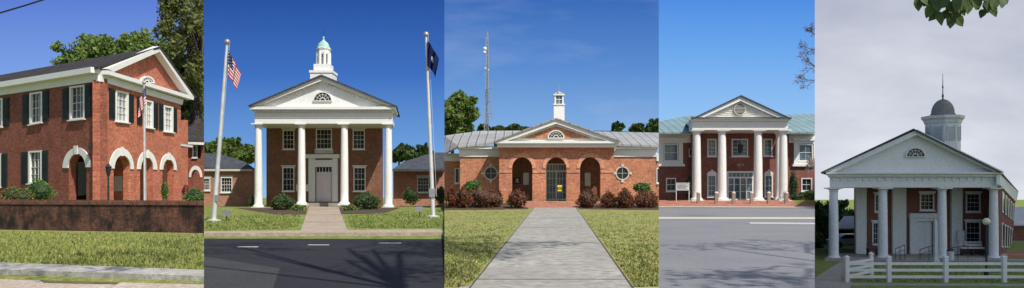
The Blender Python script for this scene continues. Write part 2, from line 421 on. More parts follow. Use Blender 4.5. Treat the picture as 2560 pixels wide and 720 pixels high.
def bush(box,D,label,leaf='leafbox',n=1400,size=.12,lumps=6,name='shrub',group=None,core=True):
    rng=np.random.default_rng(int(box[0])+3); rnd=random.Random(int(box[0]))
    x0,y0,x1,y1=box
    A=W(x0,y1,D);B=W(x1,y0,D); C=(A+B)/2; rx=(B.x-A.x)/2; rz=(B.z-A.z)/2
    t=thing(name,(C.x,D,A.z),label,'bush')
    if group: t['group']=group
    lb=LB(); cb=MB()
    for k in range(lumps):
        a=rnd.uniform(0,6.28); q=rnd.uniform(.0,.45)
        c=Vector((C.x+rx*q*math.cos(a),D+rx*q*math.sin(a)*.8,C.z+rz*rnd.uniform(-.25,.22)))
        r=[rx*rnd.uniform(.5,.72),rx*rnd.uniform(.5,.7),rz*rnd.uniform(.62,.85)]
        lb.V.append(leaves(lobe_pts(c,r,n//lumps,rng,.78),size,rng))
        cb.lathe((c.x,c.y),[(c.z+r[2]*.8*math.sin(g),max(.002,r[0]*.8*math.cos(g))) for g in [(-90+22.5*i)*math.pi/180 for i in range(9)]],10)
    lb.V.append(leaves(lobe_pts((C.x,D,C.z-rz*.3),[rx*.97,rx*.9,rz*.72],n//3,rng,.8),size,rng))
    make('branches',cb,M['leafdk'] if leaf!='leafred' else M['mulch'],t)  # dark solid core added inside the leaves to fill the shrub
    make('foliage',lb.mb(),M[leaf],t,recalc=False)
    return t
def patch(name,mat,q,lift,p=None,n=24,nu=1,**kw):
    mb=MB(); vs=[];fs=[]
    for j in range(n+1):
        for i in range(nu+1):
            x,y=bil(q,i/nu,j/n); vs.append(gp(x,y,lift,p))
    for j in range(n):
        for i in range(nu):
            a=j*(nu+1)+i; fs.append((a,a+1,a+nu+2,a+nu+1))
    mb.add(vs,fs)
    return make(name,mb,M[mat],recalc=False,kind='structure',**kw)
def base_ground(p,mat,name='ground'):
    mb=MB(); vs=[];fs=[]
    Ds=sorted(set([4,8,12]+[a for a,b in PROF[p]]+list(np.geomspace(14,400,30))))
    l=BND[p-1] if BND[p-1]>-1.5 else -.9; r=BND[p] if BND[p]<1.5 else .95
    for D in Ds:
        z=gz(D,p); vs+=[(l*D,D,z),(r*D,D,z),(l*D,D,-12),(r*D,D,-12)]
    for j in range(len(Ds)-1):
        a=4*j; fs+=[(a,a+1,a+5,a+4),(a,a+4,a+6,a+2),(a+1,a+3,a+7,a+5)]
    mb.add(vs,fs); make(name,mb,M[mat],recalc=False,clip=False,kind='structure')
def cloth(par,pl,hoist,du,us=True,wav=.25,sh=.22):
    nu,nv=26,26; mb=MB(); vs=[]
    for j in range(nv+1):
        for i in range(nu+1):
            u=i/nu;v=j/nv
            x=hoist[0]+du[0]*u*(1-sh*v*u)+1.2*math.sin(u*9+v*2)*u; y=hoist[1]+(hoist[2]-hoist[1])*v*(1-.2*u)+du[1]*u**1.2
            p=pl.pt(x,y)+Vector((0,wav*math.sin(u*14+v*3)*min(1,u*3),0)); vs.append(p)
    fs=[];ms=[]
    for j in range(nv):
        for i in range(nu):
            a=j*(nu+1)+i; fs.append((a,a+1,a+nu+2,a+nu+1))
            if not us: ms.append(0 if not(9<i<16 and 9<j<16 and (i-12.5)**2+(j-12.5)**2<9) else 1)
            else:
                if i<11 and j<14: ms.append(1 if (i%3==1 and j%3==1) else 2)
                else: ms.append(0 if (j//2)%2==0 else 1)
    mb.v=[tuple(v) for v in vs]; mb.f=fs; mb.m=ms
    mats=[M['red'],M['fwhite'],M['navy']] if us else [M['navy'],M['fwhite']]
    make('flag',mb,mats,par,smooth=False,recalc=False)
def tufts(p,poly,n,size,mat,name='grass',h=.06):
    mb=MB(); rs=np.random.default_rng(n)
    vs=[];fs=[]
    for k in range(n):
        x,y=bil(poly,rs.random(),rs.random()**1.0); g=gp(x,y,0,p)
        a=rs.random()*3.14; s=size*(.5+rs.random()); hh=h*(.5+rs.random())
        d=Vector((math.cos(a),math.sin(a),0))*s; o=len(vs)
        vs+=[g-d,g+d,g+Vector((rs.normal()*.03,rs.normal()*.03,hh))]; fs.append((o,o+1,o+2))
    mb.add(vs,fs); make(name,mb,M[mat],recalc=False,kind='stuff',label='short rough tufts of lawn grass',category='grass')

# ================================================================== PLOT 1
PLOT[0]=1
base_ground(1,'grass1','lawn')
patch('road','sand',[(-300,690),(512,712),(512,1100),(-300,1100)],.004)
c=[gp(*k) for k in ((-300,655),(512,687))]
mb=MB(); mb.slab([c[0]+Vector((0,0,.10)),c[1]+Vector((0,0,.10)),gp(512,703)+Vector((0,0,.10)),gp(-300,676)+Vector((0,0,.10))],.14); make('kerb',mb,M['conc1'],kind='structure')
patch('leaf_litter','leafbr',[(100,702),(300,707),(290,712),(110,708)],.012,n=3,nu=4)
tufts(1,[(-5,580),(508,586),(508,688),(-5,660)],6000,.03,'grass1',h=.09)
G0=gp(-120,572); G1=gp(512,583)
d=(G1-G0); nn=Vector((d.y,-d.x,0)).normalized()
wpl=Plane(G0,nn)
t=thing('garden_wall',(G0+G1)/2,'long dark stained brick garden wall along the lawn','wall')
mb=MB(); mb.prism(wpl,[(-120,510),(512,513),(512,585),(-120,574)],front=0,back=.35); make('wall',mb,M['oldwall'],t)
mb=MB(); mb.prism(wpl,[(-120,498),(512,502),(512,512.9),(-120,509.9)],front=.05,back=.4); make('coping',mb,M['cope'],t)

C0=Vector((W(250,0,47).x,47,0)); A1=Vector((W(0,0,54).x,54,0)); B1=Vector((W(452,0,57).x,57,0))
dA=(A1-C0).normalized(); dB=(B1-C0).normalized()
nA=Vector((-dA.y,dA.x,0)); nA=nA if nA.y<0 else -nA
nB=Vector((dB.y,-dB.x,0)); nB=nB if nB.x>0 else -nB
PA=Plane(C0,nA); PB=Plane(C0,nB)
b1=thing('brick_house',C0,'two-storey red brick courthouse with arcade, shutters and gabled roof','building')
def q4(x0,x1,yl0,yr0,yl1,yr1): return [(x0,yl0),(x1,yr0),(x1,yr1),(x0,yl1)]
winA=[q4(75,107,233,228,312,306),q4(175,213,217,212,301,297),q4(-22,8,250,245,322,317),q4(72,106,378,376,459,458),q4(-25,4,386,384,468,467)]
shA=[q4(58,74,237,234,312,309),q4(108,123,228,226,305,302),q4(158,174,222,219,298,296),q4(214,229,213,210,294,292),q4(9,24,246,243,317,314),
     q4(55,71,380,379,461,460),q4(107,121,377,376,456,455),q4(5,19,385,384,468,467)]
archA=(172,216,420,418,384)
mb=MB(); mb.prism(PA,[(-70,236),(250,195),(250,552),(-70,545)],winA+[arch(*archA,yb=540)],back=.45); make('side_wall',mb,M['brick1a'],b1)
for q in winA: window(b1,PA,q,3,4,4)
for q in shA: shutter(b1,PA,q)
mb=MB(); o=arch(159,229,420,418,369); i=arch(172,216,420,418,384)
mb.prism(PA,o+list(reversed(i)),front=.07,back=-.003); mb.prism(PA,[(188,365),(198,364),(197,386),(190,386)],front=.12,back=-.08)
make('arch_trim',mb,M['white'],b1)
winB=[q4(288,320,225,232,303,307),q4(362,382,249,254,318,321),q4(408,432,263,268,328,331)]
shB=[q4(272,286,220,224,297,299),q4(321,333,235,238,306,307),q4(342,354,241,244,311,313),q4(383,394,254,257,321,323),q4(397,407,259,261,325,326),q4(433,441,268,270,330,331)]
arB=[((284,325,421,423,388),(272,333,421,423,370)),((350,382,423,424,393),(342,391,423,424,377)),((406,434,424,425,398),(399,440,424,425,384))]
mb=MB(); mb.prism(PB,[(250,200),(452,258),(452,545),(250,552)],[q for q in winB]+[arch(*a[0],yb=541) for a in arB],back=.45)
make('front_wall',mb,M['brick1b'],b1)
for q in winB: window(b1,PB,q,3,4,3.5,glass='glasspale')
for q in shB: shutter(b1,PB,q)
for a,o_ in arB:
    mb=MB(); mb.prism(PB,arch(*o_)+list(reversed(arch(*a))),front=.07,back=-.003)
    m=(o_[0]+o_[1])/2; mb.prism(PB,[(m-3,o_[4]-3),(m+3,o_[4]-2),(m+2,a[4]+2),(m-2,a[4]+2)],front=.12,back=-.08)
    make('arch_trim',mb,M['white'],b1)
PBi=PB.off(3.0); PAi=PA.off(4.0)
mb=MB(); mb.prism(PBi,[(225,300),(470,300),(470,545),(225,545)],front=0,back=.2); make('arcade_back_wall',mb,M['brick1b'],b1)
mb=MB(); mb.prism(PAi,[(120,300),(262,300),(262,545),(120,545)],front=0,back=.2); make('arcade_side_wall',mb,M['brick1a'],b1)
mb=MB(); cz=W(250,330,47).z
e=[C0+dA*16,C0,C0+dB*12,C0+dB*12+dA*14]
ins=(dA+dB)*.6
mb.slab([(v+ins*.6).to_tuple()[:2]+(cz,) for v in e],.15); make('arcade_ceiling',mb,M['ceil'],b1)
mb=MB(); mb.prism(PAi,[(196,405),(217,405),(217,488),(196,490)],front=.05,back=-.01); make('door',mb,M['white'],b1)
mb=MB(); mb.prism(PBi,[(283,440),(303,440),(303,478),(283,478)],front=.08,back=-.01); make('notice_board',mb,M['offwhite'],b1)
mb=MB()
mb.prism(PA,[(-70,222),(250,170),(250,184),(-70,235)],front=.55,back=0)
mb.prism(PA,[(-70,235.2),(250,184.2),(250,203),(-70,249)],front=.12,back=-.003)
mb.prism(PB,[(250,176),(469,242),(467,250),(250,186)],front=.5,back=0)
mb.prism(PB,[(250,186.2),(455,249),(452,262),(250,204)],front=.12,back=-.003)
make('cornice',mb,M['white'],b1)
mb=MB(); mb.prism(PB,[(256,177),(380,122),(463,240)],front=-.05,back=.3); make('gable',mb,M['brick1b'],b1)
mb=MB()
mb.prism(PB,[(249,172),(381,116),(381,129),(264,180)],front=.5,back=0)
mb.prism(PB,[(381.2,116),(471,243),(459,243),(381.2,129)],front=.5,back=0)
make('rake_board',mb,M['white'],b1)
lunette(b1,PB,366,208,18,3.6)
mb=MB()
E0=PA.pt(249,170)+nB*.5+nA*.6; R0=PB.pt(381,115.5)+nB*.55; E1=PB.pt(472,241)+nB*.55
mb.slab([E0,R0,R0+dA*34,E0+dA*34],.14)
mb.slab([R0,E1,E1+dA*20,R0+dA*20],.14)
make('roof',mb,M['shingle'],b1)
mb=MB(); p=PA.pt(235,365)+nA*.2; mb.box(p.x-.1,p.x+.1,p.y-.1,p.y+.1,p.z-.2,p.z+.2); mb.tube(p,p-nA*.25,.03); make('wall_lamp',mb,M['iron'],b1)
b1b=thing('brick_house',W(480,500,66)*1.0,'smaller red brick house with dark roof and white arch','building')
P=FP(66)
hl=[arch(478,501,443,443,425,yb=540),rect(481,364,494,394)]
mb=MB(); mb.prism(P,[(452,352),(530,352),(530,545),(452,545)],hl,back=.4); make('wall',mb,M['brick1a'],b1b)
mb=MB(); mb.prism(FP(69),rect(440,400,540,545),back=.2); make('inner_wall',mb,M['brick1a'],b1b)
window(b1b,P,rect(481,364,494,394),2,4,2)
shutter(b1b,P,rect(495,364,502,394))
mb=MB(); mb.prism(P,arch(473,506,443,443,414)+list(reversed(arch(478,501,443,443,424))),front=.07,back=-.002); make('arch_trim',mb,M['white'],b1b)
mb=MB(); mb.slab([W(445,350,65.4),W(540,352,65.4),W(540,288,72),W(452,291,72)],.15); make('roof',mb,M['shingle'],b1b)
mb=MB(); mb.slab([W(447,354,65.3),W(540,357,65.3),W(540,357,66),W(447,354,66)],.2); make('cornice',mb,M['white'],b1b)
def lamp_post(px,ytop,D,label,ybase=None):
    s=D/F; x=(px-CX)*s; z0=gz(D) if ybase is None else EYE+(HZ-ybase)*s; z1=EYE+(HZ-ytop)*s
    t=thing('street_lamp',(x,D,z0),label,'lamp')
    H=z1-z0
    mb=MB(); mb.lathe((x,D),[(z0,.14),(z0+.3,.12),(z0+.35,.06),(z0+H*.8,.045),(z0+H*.81,.09)],12); make('post',mb,M['iron'],t)
    mb=MB(); mb.lathe((x,D),[(z0+H*.81,.09),(z0+H*.84,.12),(z0+H*.93,.17),(z0+H*.935,.2),(z0+H*.98,.06),(z0+H,.02)],6); make('lantern',mb,M['iron'],t)
lamp_post(271,408,43,'black iron lantern post beside the arcade')
def flagpole(base,top,r0,r1,label):
    t=thing('flagpole',base,label,'flagpole')
    mb=MB(); mb.tube(base,top,r0,r1,12); mb.lathe((base[0],base[1]),[(base[2]-.05,r0*3),(base[2]+.06,r0*3),(base[2]+.12,r0*1.3)],14); make('pole',mb,M['polewhite'],t,smooth=True)
    mb=MB(); mb.ball(top,r1*2.4); make('finial',mb,M['steel'],t,smooth=True)
    mb=MB(); mb.tube(Vector(base)+Vector((r0*1.6,-.05,1.2)),Vector(top)+Vector((r1*2,-.05,-.1)),.012,seg=4); make('halyard',mb,M['polewhite'],t)
    return t
D=42; fp=flagpole(Vector((W(362,0,D).x,D,0)),W(360,207,D),.065,.04,'slim silver flagpole with limp striped flag behind the garden wall')
cloth(fp,FP(D-.3),(365,213,262),(-19,44),wav=.08,sh=.1)
bush((5,466,80,515),39.5,'rounded yellowish shrub behind the brick wall','leafbr',size=.1)
bush((52,446,135,515),40.5,'rounded bright green shrub behind the brick wall','leafbox',size=.1)
bush((458,464,522,515),40,'rounded bright green shrub behind the brick wall','leafbox',size=.1)
bush((403,456,422,500),50,'dark green shrub beside the arcade','leafA',n=500,size=.1)
bush((455,460,485,500),58,'azalea shrub with pink red flowers','azalea',n=700,size=.12)
tree((150,78,370,240),85,500,'broad spreading tree with fresh green leaves behind the courthouse',leaf='leafA',lobes=34,n=480,size=.42,lr=.36)
tree((280,76,450,290),82,500,'full green tree behind the courthouse gable',leaf='leafA',lobes=40,n=480,size=.42,lr=.36,seed=6)
tree((375,90,540,330),74,500,'dark green tree behind the brick house',leaf='leafB',lobes=34,n=420,size=.36,lr=.34,seed=11)
tree((382,-90,640,300),70,500,'tall leafy tree with yellow green open crown',leaf='leafC',lobes=64,n=230,size=.28,lr=.17,seed=9,trunkx=480)
t=MB(); t.tube(W(-60,50,20),W(60,14.5,20),.02,seg=6); t.tube(W(60,14.5,20),W(150,-14,20),.02,seg=6)
make('overhead_cable',t,M['black'],label='black overhead cable strung across the blue sky',category='cable')

# ================================================================== PLOT 2
PLOT[0]=2; SK[0]=-.12
base_ground(2,'grass2','lawn')
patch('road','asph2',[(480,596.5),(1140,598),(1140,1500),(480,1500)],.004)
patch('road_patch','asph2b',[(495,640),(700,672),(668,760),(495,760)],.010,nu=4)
for a in((592,645,618,.9),(768,822,613,.8),(945,1002,608.5,.7)):
    patch('road_marking','paint',[(a[0]+4,a[2]-a[3]),(a[1]+2,a[2]-a[3]),(a[1],a[2]+a[3]),(a[0],a[2]+a[3])],.012,n=2)
patch('pavement','walk2',[(480,579),(1140,573),(1140,588),(480,590)],.010,n=8,nu=6)
mb=MB(); k=[gp(480,588,.13),gp(1140,586,.13),gp(1140,589,.13),gp(480,591,.13)]; mb.slab(k,.2); make('kerb',mb,M['walk2'],kind='structure')
patch('path','walk2',[(776,510),(843,510),(873,588),(748,588)],.016,n=20)
patch('brick_paving','paver',[(735,505),(885,505),(850,516),(770,516)],.022,n=3)
for y in(523,538,556): patch('path_joint','joint',[(779-(y-510)*.36,y-.4),(841+(y-510)*.39,y-.4),(841+(y-510)*.39,y+.3),(779-(y-510)*.36,y+.3)],.021,n=1)
patch('mulch_bed','mulch',[(585,520),(768,520),(765,536),(700,538)],.008,nu=6,n=4)
patch('mulch_bed','mulch',[(848,520),(1010,517),(960,533),(850,536)],.008,nu=6,n=4)
patch('mulch_bed','mulch',[(1000,510),(1130,508),(1130,516),(1000,516)],.008,nu=6,n=2)
tufts(2,[(515,540),(750,536),(745,572),(515,578)],3000,.03,'grass2',h=.08)
tufts(2,[(865,540),(1110,522),(1110,570),(880,572)],3000,.03,'grass2',h=.08)
b2=thing('courthouse',W(808,520,70),'white columned brick courthouse with pediment and verdigris cupola','building')
Pw=FP(74)
w2=[rect(707,325,736,373),rect(882,325,912,373),rect(790,322,830,373),rect(706,418,736,478),rect(884,418,914,478)]
door=rect(789,418,831,504)
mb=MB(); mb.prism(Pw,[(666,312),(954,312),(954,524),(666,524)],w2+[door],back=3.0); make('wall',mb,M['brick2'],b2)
for k,q in enumerate(w2):
    window(b2,Pw,q,4 if k==2 else 3,4,2.2,deep=.3)
for q in w2[:2]+w2[3:]: part('lintel',b2,'offwhite',Pw,[(q[0][0]-4,q[0][1]-5),(q[1][0]+4,q[0][1]-5),(q[1][0]+2,q[0][1]-.3),(q[0][0]-2,q[0][1]-.3)],front=.04,back=-.002)
part('lintel',b2,'offwhite',Pw,rect(787,375,833,384),front=.05,back=-.002)
mb=MB()
mb.prism(Pw,rect(772,396,788.5,504),front=.15,back=-.002); mb.prism(Pw,rect(831.5,396,845,504),front=.15,back=-.002)
mb.prism(Pw,rect(788.6,400,831.4,417.5),front=.12,back=-.002)
mb.prism(Pw,rect(766,386,850,395.8),front=.4,back=-.002); mb.prism(Pw,rect(776,404,784,500),front=.19,back=-.15); mb.prism(Pw,rect(835,404,842,500),front=.19,back=-.15)
make('door_surround',mb,M['white'],b2)
dr=MB(); dr.prism(Pw,rect(789.2,430,809.8,504),front=-.15,back=.25); dr.prism(Pw,rect(810.2,430,830.8,504),front=-.15,back=.25)
for x in(792,813):
    for y0,y1 in((434,452),(456,476),(480,499)): dr.prism(Pw,rect(x,y0,x+15,y1),front=-.11,back=.16)
dd=make('door',dr,M['pinkdoor'],b2)
g=MB(); g.prism(Pw,rect(789.2,418,830.8,429.7),front=-.17,back=.25); make('transom',g,M['glass'],dd)
g=MB()
for k in range(6): g.prism(Pw,rect(790+k*7.7,418,791.3+k*7.7,429.5),front=-.1,back=.16)
make('transom_bar',g,M['white'],dd)
mb=MB(); mb.slab([W(622,519,68.9),W(992,519,68.9),Vector((W(966,0,76).x,76,W(0,519,68.9).z)),Vector((W(655,0,76).x,76,W(0,519,68.9).z))],.25)
mb.slab([W(765,507,72.6),W(852,507,72.6),W(852,507,73.98),W(765,507,73.98)],.5)
make('porch_floor',mb,M['conc'],b2)
for px,yb in((646,520),(754,513),(861,513),(971,520)):
    column(b2,px,69.6,309,yb,10.2)
mb=MB()
mb.prism(FP(69.2),rect(637,281,981,309),front=0,back=4.9)
mb.prism(FP(69.2),rect(634,275,984,280.8),front=.12,back=5)
make('entablature',mb,M['white'],b2)
mb=MB()
mb.prism(FP(69.2),rect(628,268,991,274.8),front=.5,back=5.2)
for x in range(640,978,6): mb.prism(FP(69.2),rect(x,275.5,x+3,279.5),front=.3,back=-.121)
mb.prism(FP(69.2),rect(637.5,293,980.5,295),front=.06,back=-.002)
mb.prism(FP(69.2),[(627,266),(808,193),(808,203),(648,266)],front=.5,back=7.5)
mb.prism(FP(69.2),[(808.1,193),(992,266),(971,266),(808.1,203)],front=.5,back=7.5)
for k in range(26):
    u=k/26
    for sx in(-1,1):
        x=808+sx*(8+u*145); y=205.5+ (8+u*145)*.403
        mb.prism(FP(69.2),[(x-1.2,y),(x+1.2,y),(x+1.2,y+3),(x-1.2,y+3)],front=.22,back=-.05)
make('cornice',mb,M['white'],b2)
mb=MB(); mb.prism(FP(69.2),[(640,267.5),(808,201),(976,267.5)],front=.04,back=1); make('tympanum',mb,M['white'],b2)
mb=MB()
mb.prism(FP(69.2),[(624,266.5),(808,189),(808,193),(627,268)],front=.7,back=9)
mb.prism(FP(69.2),[(808,189),(995,266.5),(992,268),(808,193)],front=.7,back=9)
make('roof',mb,M['slate'],b2)
lunette(b2,FP(69.1),807,253,24,2.6)
Dc=73; s=Dc/F; X=W(809,0,Dc).x
def zz(y,D): return EYE+(HZ-y)*D/F
cu=MB()
cu.box(X-27*s,X+27*s,Dc-27*s,Dc+27*s,zz(215,Dc),zz(186,Dc)); cu.box(X-29*s,X+29*s,Dc-29*s,Dc+29*s,zz(186,Dc)+.003,zz(180,Dc))
cu.box(X-20*s,X+20*s,Dc-20*s,Dc+20*s,zz(180,Dc)+.003,zz(163,Dc))
for k in range(8):
    a=math.pi/8+k*math.pi/4; px_=X+15*s*math.cos(a); py_=Dc+15*s*math.sin(a)
    cu.tube((px_,py_,zz(164,Dc)),(px_,py_,zz(132,Dc)),3.6*s,seg=8)
cu.lathe((X,Dc),[(zz(136,Dc),16.5*s),(zz(126,Dc),17*s),(zz(124,Dc),19*s),(zz(121.5,Dc),19*s)],8,rot=math.pi/8)
cup=make('cupola',cu,M['white'],b2)
cu=MB(); cu.lathe((X,Dc),[(zz(121.4,Dc),18.5*s),(zz(119,Dc),15.5*s),(zz(113,Dc),14*s),(zz(107,Dc),10*s),(zz(103,Dc),5*s),(zz(101,Dc),3*s),(zz(97,Dc),2*s),(zz(94,Dc),2.6*s),(zz(91,Dc),1*s)],16,rot=math.pi/8); make('dome',cu,M['verd'],cup)
cu=MB(); cu.tube((X,Dc,zz(92,Dc)),(X,Dc,zz(70,Dc)),.035,.015); make('finial',cu,M['iron'],cup)
for side,(xa,xb,wins,rf) in enumerate(((470,634,[rect(552,443,581,481),rect(508,445,526,476)],[(470,418),(636,421),(612,404),(545,383),(470,383)]),
                          (983,1140,[rect(1043,443,1073,481)],[(981,423),(1140,423),(1140,381),(1085,381),(1010,404)]))):
    Pg=FP(77) if side==0 else FP(78)
    w=thing('brick_wing',W((xa+xb)/2,515,77),'single-storey brick wing with slate roof and small windows','building')
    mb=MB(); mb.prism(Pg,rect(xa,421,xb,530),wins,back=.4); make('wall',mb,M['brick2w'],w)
    for q in wins:
        window(w,Pg,q,4,4,2,deep=.25)
        part('lintel',w,'offwhite',Pg,rect(q[0][0]-3,q[0][1]-5,q[1][0]+3,q[0][1]-.3),front=.05,back=-.002)
    mb=MB(); mb.slab([W(x,y,76.3+(423-y)*.15) for x,y in rf],.2); make('roof',mb,M['slate'],w)
    mb=MB(); mb.prism(Pg,rect(xa,423,xb,428),front=.4,back=-.002); make('fascia',mb,M['offwhite'],w)
bush((680,482,738,530),62,'clipped round dark green holly shrub in mulch','leafB',n=2400,size=.13)
bush((883,474,950,528),63,'clipped round dark green holly shrub in mulch','leafB',n=2400,size=.13)
bush((728,510,764,535),60,'low spiky pale green shrub by the path','leafA',n=600,size=.14,lumps=4)
bush((856,510,896,534),60,'low spiky pale green shrub by the path','leafA',n=600,size=.14,lumps=4)
bush((1008,465,1048,511),74,'dark green shrub against the brick wing','leafB',n=1000,size=.15)
bush((1088,464,1118,508),74,'dark green shrub against the brick wing','leafB',n=1000,size=.15)
bush((620,486,637,517),70,'small green shrub beside the porch','leafB',n=300,size=.12,lumps=3)
for k,(bx) in enumerate([(505,346,560,425),(545,340,600,420),(585,348,645,420)]):
    tree(bx,105+k*3,500,'leafy green tree behind the brick wing','leafA',18,300,.5,seed=k,lr=.38)
for k,(bx) in enumerate([(975,358,1020,410),(1003,366,1048,408),(1038,360,1075,400)]):
    tree(bx,112,500,'distant green tree behind the brick wing','leafB',12,260,.5,seed=k,lr=.4)
g=gp(534,553); fp=flagpole(g,W(568,105,g.y),.13,.07,'tall aluminium flagpole with limp striped flag on the lawn'); 
cloth(fp,FP(g.y-.15),(570,126,192),(30,56),wav=.12)
mb=MB(); q=W(543,492,g.y); mb.box(q.x-.08,q.x+.12,q.y-.15,q.y+.02,q.z-.25,q.z+.1); make('cleat_box',mb,M['steel'],fp)
g=gp(1083,543); fp=flagpole(g,W(1065,86,g.y),.13,.07,'tall aluminium flagpole with limp dark blue flag on the lawn')
cloth(fp,FP(g.y-.15),(1068,100,165),(28,46),us=False,wav=.2)
mb=MB(); q=W(1078,482,g.y); mb.box(q.x-.1,q.x+.22,q.y-.2,q.y+.02,q.z-.25,q.z+.25); make('cleat_box',mb,M['steel'],fp)
for px,py in((567,552),(1049,540)):
    g=gp(px,py); t=thing('floodlight',g,'small white floodlight on a short stake in the lawn','light')
    mb=MB(); mb.tube(g,g+Vector((0,0,.35)),.03); make('stake',mb,M['iron'],t)
    mb=MB(); mb.box(g.x-.16,g.x+.16,g.y-.1,g.y+.15,g.z+.3,g.z+.55); mb.box(g.x-.2,g.x+.2,g.y-.14,g.y-.1,g.z+.27,g.z+.58); make('lamp_housing',mb,M['steel'],t)
t=thing('notice_stand',W(760,500,73),'small white notice board standing by the courthouse wall','sign')
part('board',t,'offwhite',FP(73),rect(741,461,752,478),front=.03,back=.03); part('board',t,'offwhite',FP(73),rect(764,461,776,478),front=.03,back=.03)
part('leg',t,'iron',FP(73),rect(744,478,745,512)); part('leg',t,'iron',FP(73),rect(770,478,771,512))

# ================================================================== PLOT 3
PLOT[0]=3; SK[0]=.02
base_ground(3,'grass3','lawn')
patch('path','conc',[(1335,519.5),(1441,519.5),(1588,730),(1168,730)],.012,n=40,nu=2)
patch('path','conc',[(1150,716),(1647,719),(1647,900),(1090,900)],.008,n=8)
for y in(545,569,608,700):
    k=(y-519.5)/210.5; h=.3+.9*k
    patch('path_joint','joint',[(1335-167*k,y-h*.5),(1441+147*k,y-h*.5),(1441+147*k,y+h*.4),(1335-167*k,y+h*.4)],.017,n=1)
for a,b_ in(((1335,519.5),(1168,730)),((1441,519.5),(1588,730))):
    patch('path_edge','mulch',[(a[0]-.5,a[1]),(a[0]+.5,a[1]),(b_[0]+2.2,b_[1]),(b_[0]-2.2,b_[1])],.019,n=20)
patch('brick_paving','paver',[(1250,502),(1535,502),(1452,520),(1322,520)],.010,n=6)
patch('mulch_bed','mulch',[(1105,502),(1325,502),(1320,523),(1105,525)],.007,n=4)
patch('mulch_bed','mulch',[(1448,502),(1660,502),(1660,525),(1448,523)],.007,n=4)
tufts(3,[(1111,530),(1325,526),(1165,718),(1111,718)],5000,.02,'grass3',h=.05)
tufts(3,[(1450,526),(1647,530),(1647,716),(1590,718)],5000,.02,'grass3',h=.05)
b3=thing('brick_hall',W(1390,502,64),'single-storey brick hall with triple arches, white pediment and metal roof','building')
Pf=FP(64)
ars=[(1280,1331,421,421,393),(1365,1416,421,421,393),(1450,1501,421,421,393)]
mb=MB(); mb.prism(Pf,rect(1248,366,1535,516),[arch(*a,yb=504) for a in ars],back=.6); make('front_wall',mb,M['brick3'],b3)
for a in ars:
    mb=MB(); mb.prism(Pf,arch(a[0]-9,a[1]+9,421,421,a[4]-10,n=20)+list(reversed(arch(*a,n=20))),front=.05,back=-.002); make('arch_trim',mb,M['brick3l'],b3)
for x0,x1 in((1248,1279.5),(1331.5,1364.5),(1416.5,1449.5),(1501.5,1535)): part('impost_band',b3,'brick3l',Pf,rect(x0,427,x1,432),front=.05,back=-.002)
Pb=FP(67.5)
dq=rect(1364,409,1417,500)
mb=MB(); mb.prism(Pb,rect(1235,360,1550,515),[dq],back=.3); make('arcade_back_wall',mb,M['brick2'],b3)
mb=MB(); mb.slab([W(1249,372,64.6),W(1534,372,64.6),Vector((W(1545,0,67.4).x,67.4,zz(372,64.6))),Vector((W(1245,0,67.4).x,67.4,zz(372,64.6)))],.1); make('arcade_ceiling',mb,M['ceil'],b3)
mb=MB(); 
mb.prism(Pb,dq,[rect(1367,412,1414,426),rect(1367,430,1389,497),rect(1392,430,1414,497)],front=.05,back=.2)
for x in(1374,1381,1388,1395,1402,1408): mb.prism(Pb,rect(x,412,x+1,426),front=0,back=.1)
for x in(1374,1381,1399,1406): mb.prism(Pb,rect(x,430,x+.9,497),front=0,back=.1)
for y in(446,462,480): mb.prism(Pb,rect(1367,y,1414,y+.9),front=-.003,back=.1)
d3=make('door',mb,M['white'],b3)
g=MB(); g.prism(Pb,rect(1365,410,1416,499),front=-.05,back=.15); make('door_glass',g,M['glassblue'],d3)
part('notice_board',b3,'offwhite',Pb,rect(1308,432,1322,462),front=.06,back=-.002); part('notice_board',b3,'offwhite',Pb,rect(1462,432,1476,465),front=.06,back=-.002)
mb=MB(); mb.prism(Pb,rect(1283,444,1302,460),front=.06,back=-.002); pq=make('plaque',mb,M['black'],b3)
m2=MB(); m2.prism(Pb,rect(1290,447,1296,452),front=.07,back=-.06); m2.prism(Pb,rect(1288,454,1298,456),front=.07,back=-.06); make('plaque_text',m2,M['offwhite'],pq)
Pv=FP(66)
cw=[(1227,433),(1556,433)]
for (x0,x1,c) in((1150,1248,cw[0]),(1535,1640,cw[1])):
    mb=MB(); mb.prism(Pv,rect(x0,390,x1,518),[circ(c[0],c[1],16)],back=.5); make('wing_wall',mb,M['brick3'],b3)
    mb=MB(); mb.prism(Pv,circ(c[0],c[1],17.5,24),[circ(c[0],c[1],14.8,24)],front=.06,back=.2)
    for a in(0,90,180,270):
        r=math.radians(a); cs,sn=math.cos(r),math.sin(r)
        f=lambda u,v:(c[0]+cs*u-sn*v,c[1]+sn*u+cs*v)
        mb.prism(Pv,[f(17,-2.4),f(23,-3.6),f(23,3.6),f(17,2.4)],front=.09,back=-.002)
    mb.prism(Pv,rect(c[0]-.4,c[1]-15,c[0]+.4,c[1]+15),front=0,back=.1); mb.prism(Pv,rect(c[0]-15,c[1]-.4,c[0]+15,c[1]+.4),front=-.004,back=.1)
    w=make('round_window',mb,M['offwhite'],b3)
    g=MB(); g.prism(Pv,circ(c[0],c[1],15.5),front=-.04,back=.15); make('window_pane',g,M['glass'],w)
    mb=MB(); mb.prism(Pv,rect(x0-6,366,x1+(0 if x0<1300 else 6),373),front=.45,back=1); mb.prism(Pv,rect(x0-2,373.2,x1+(0 if x0<1300 else 2),392),front=.1,back=.3)
    mb.prism(Pv,rect(x0-3,385,x1+(0 if x0<1300 else 3),387),front=.14,back=-.1)
    make('cornice',mb,M['white'],b3)
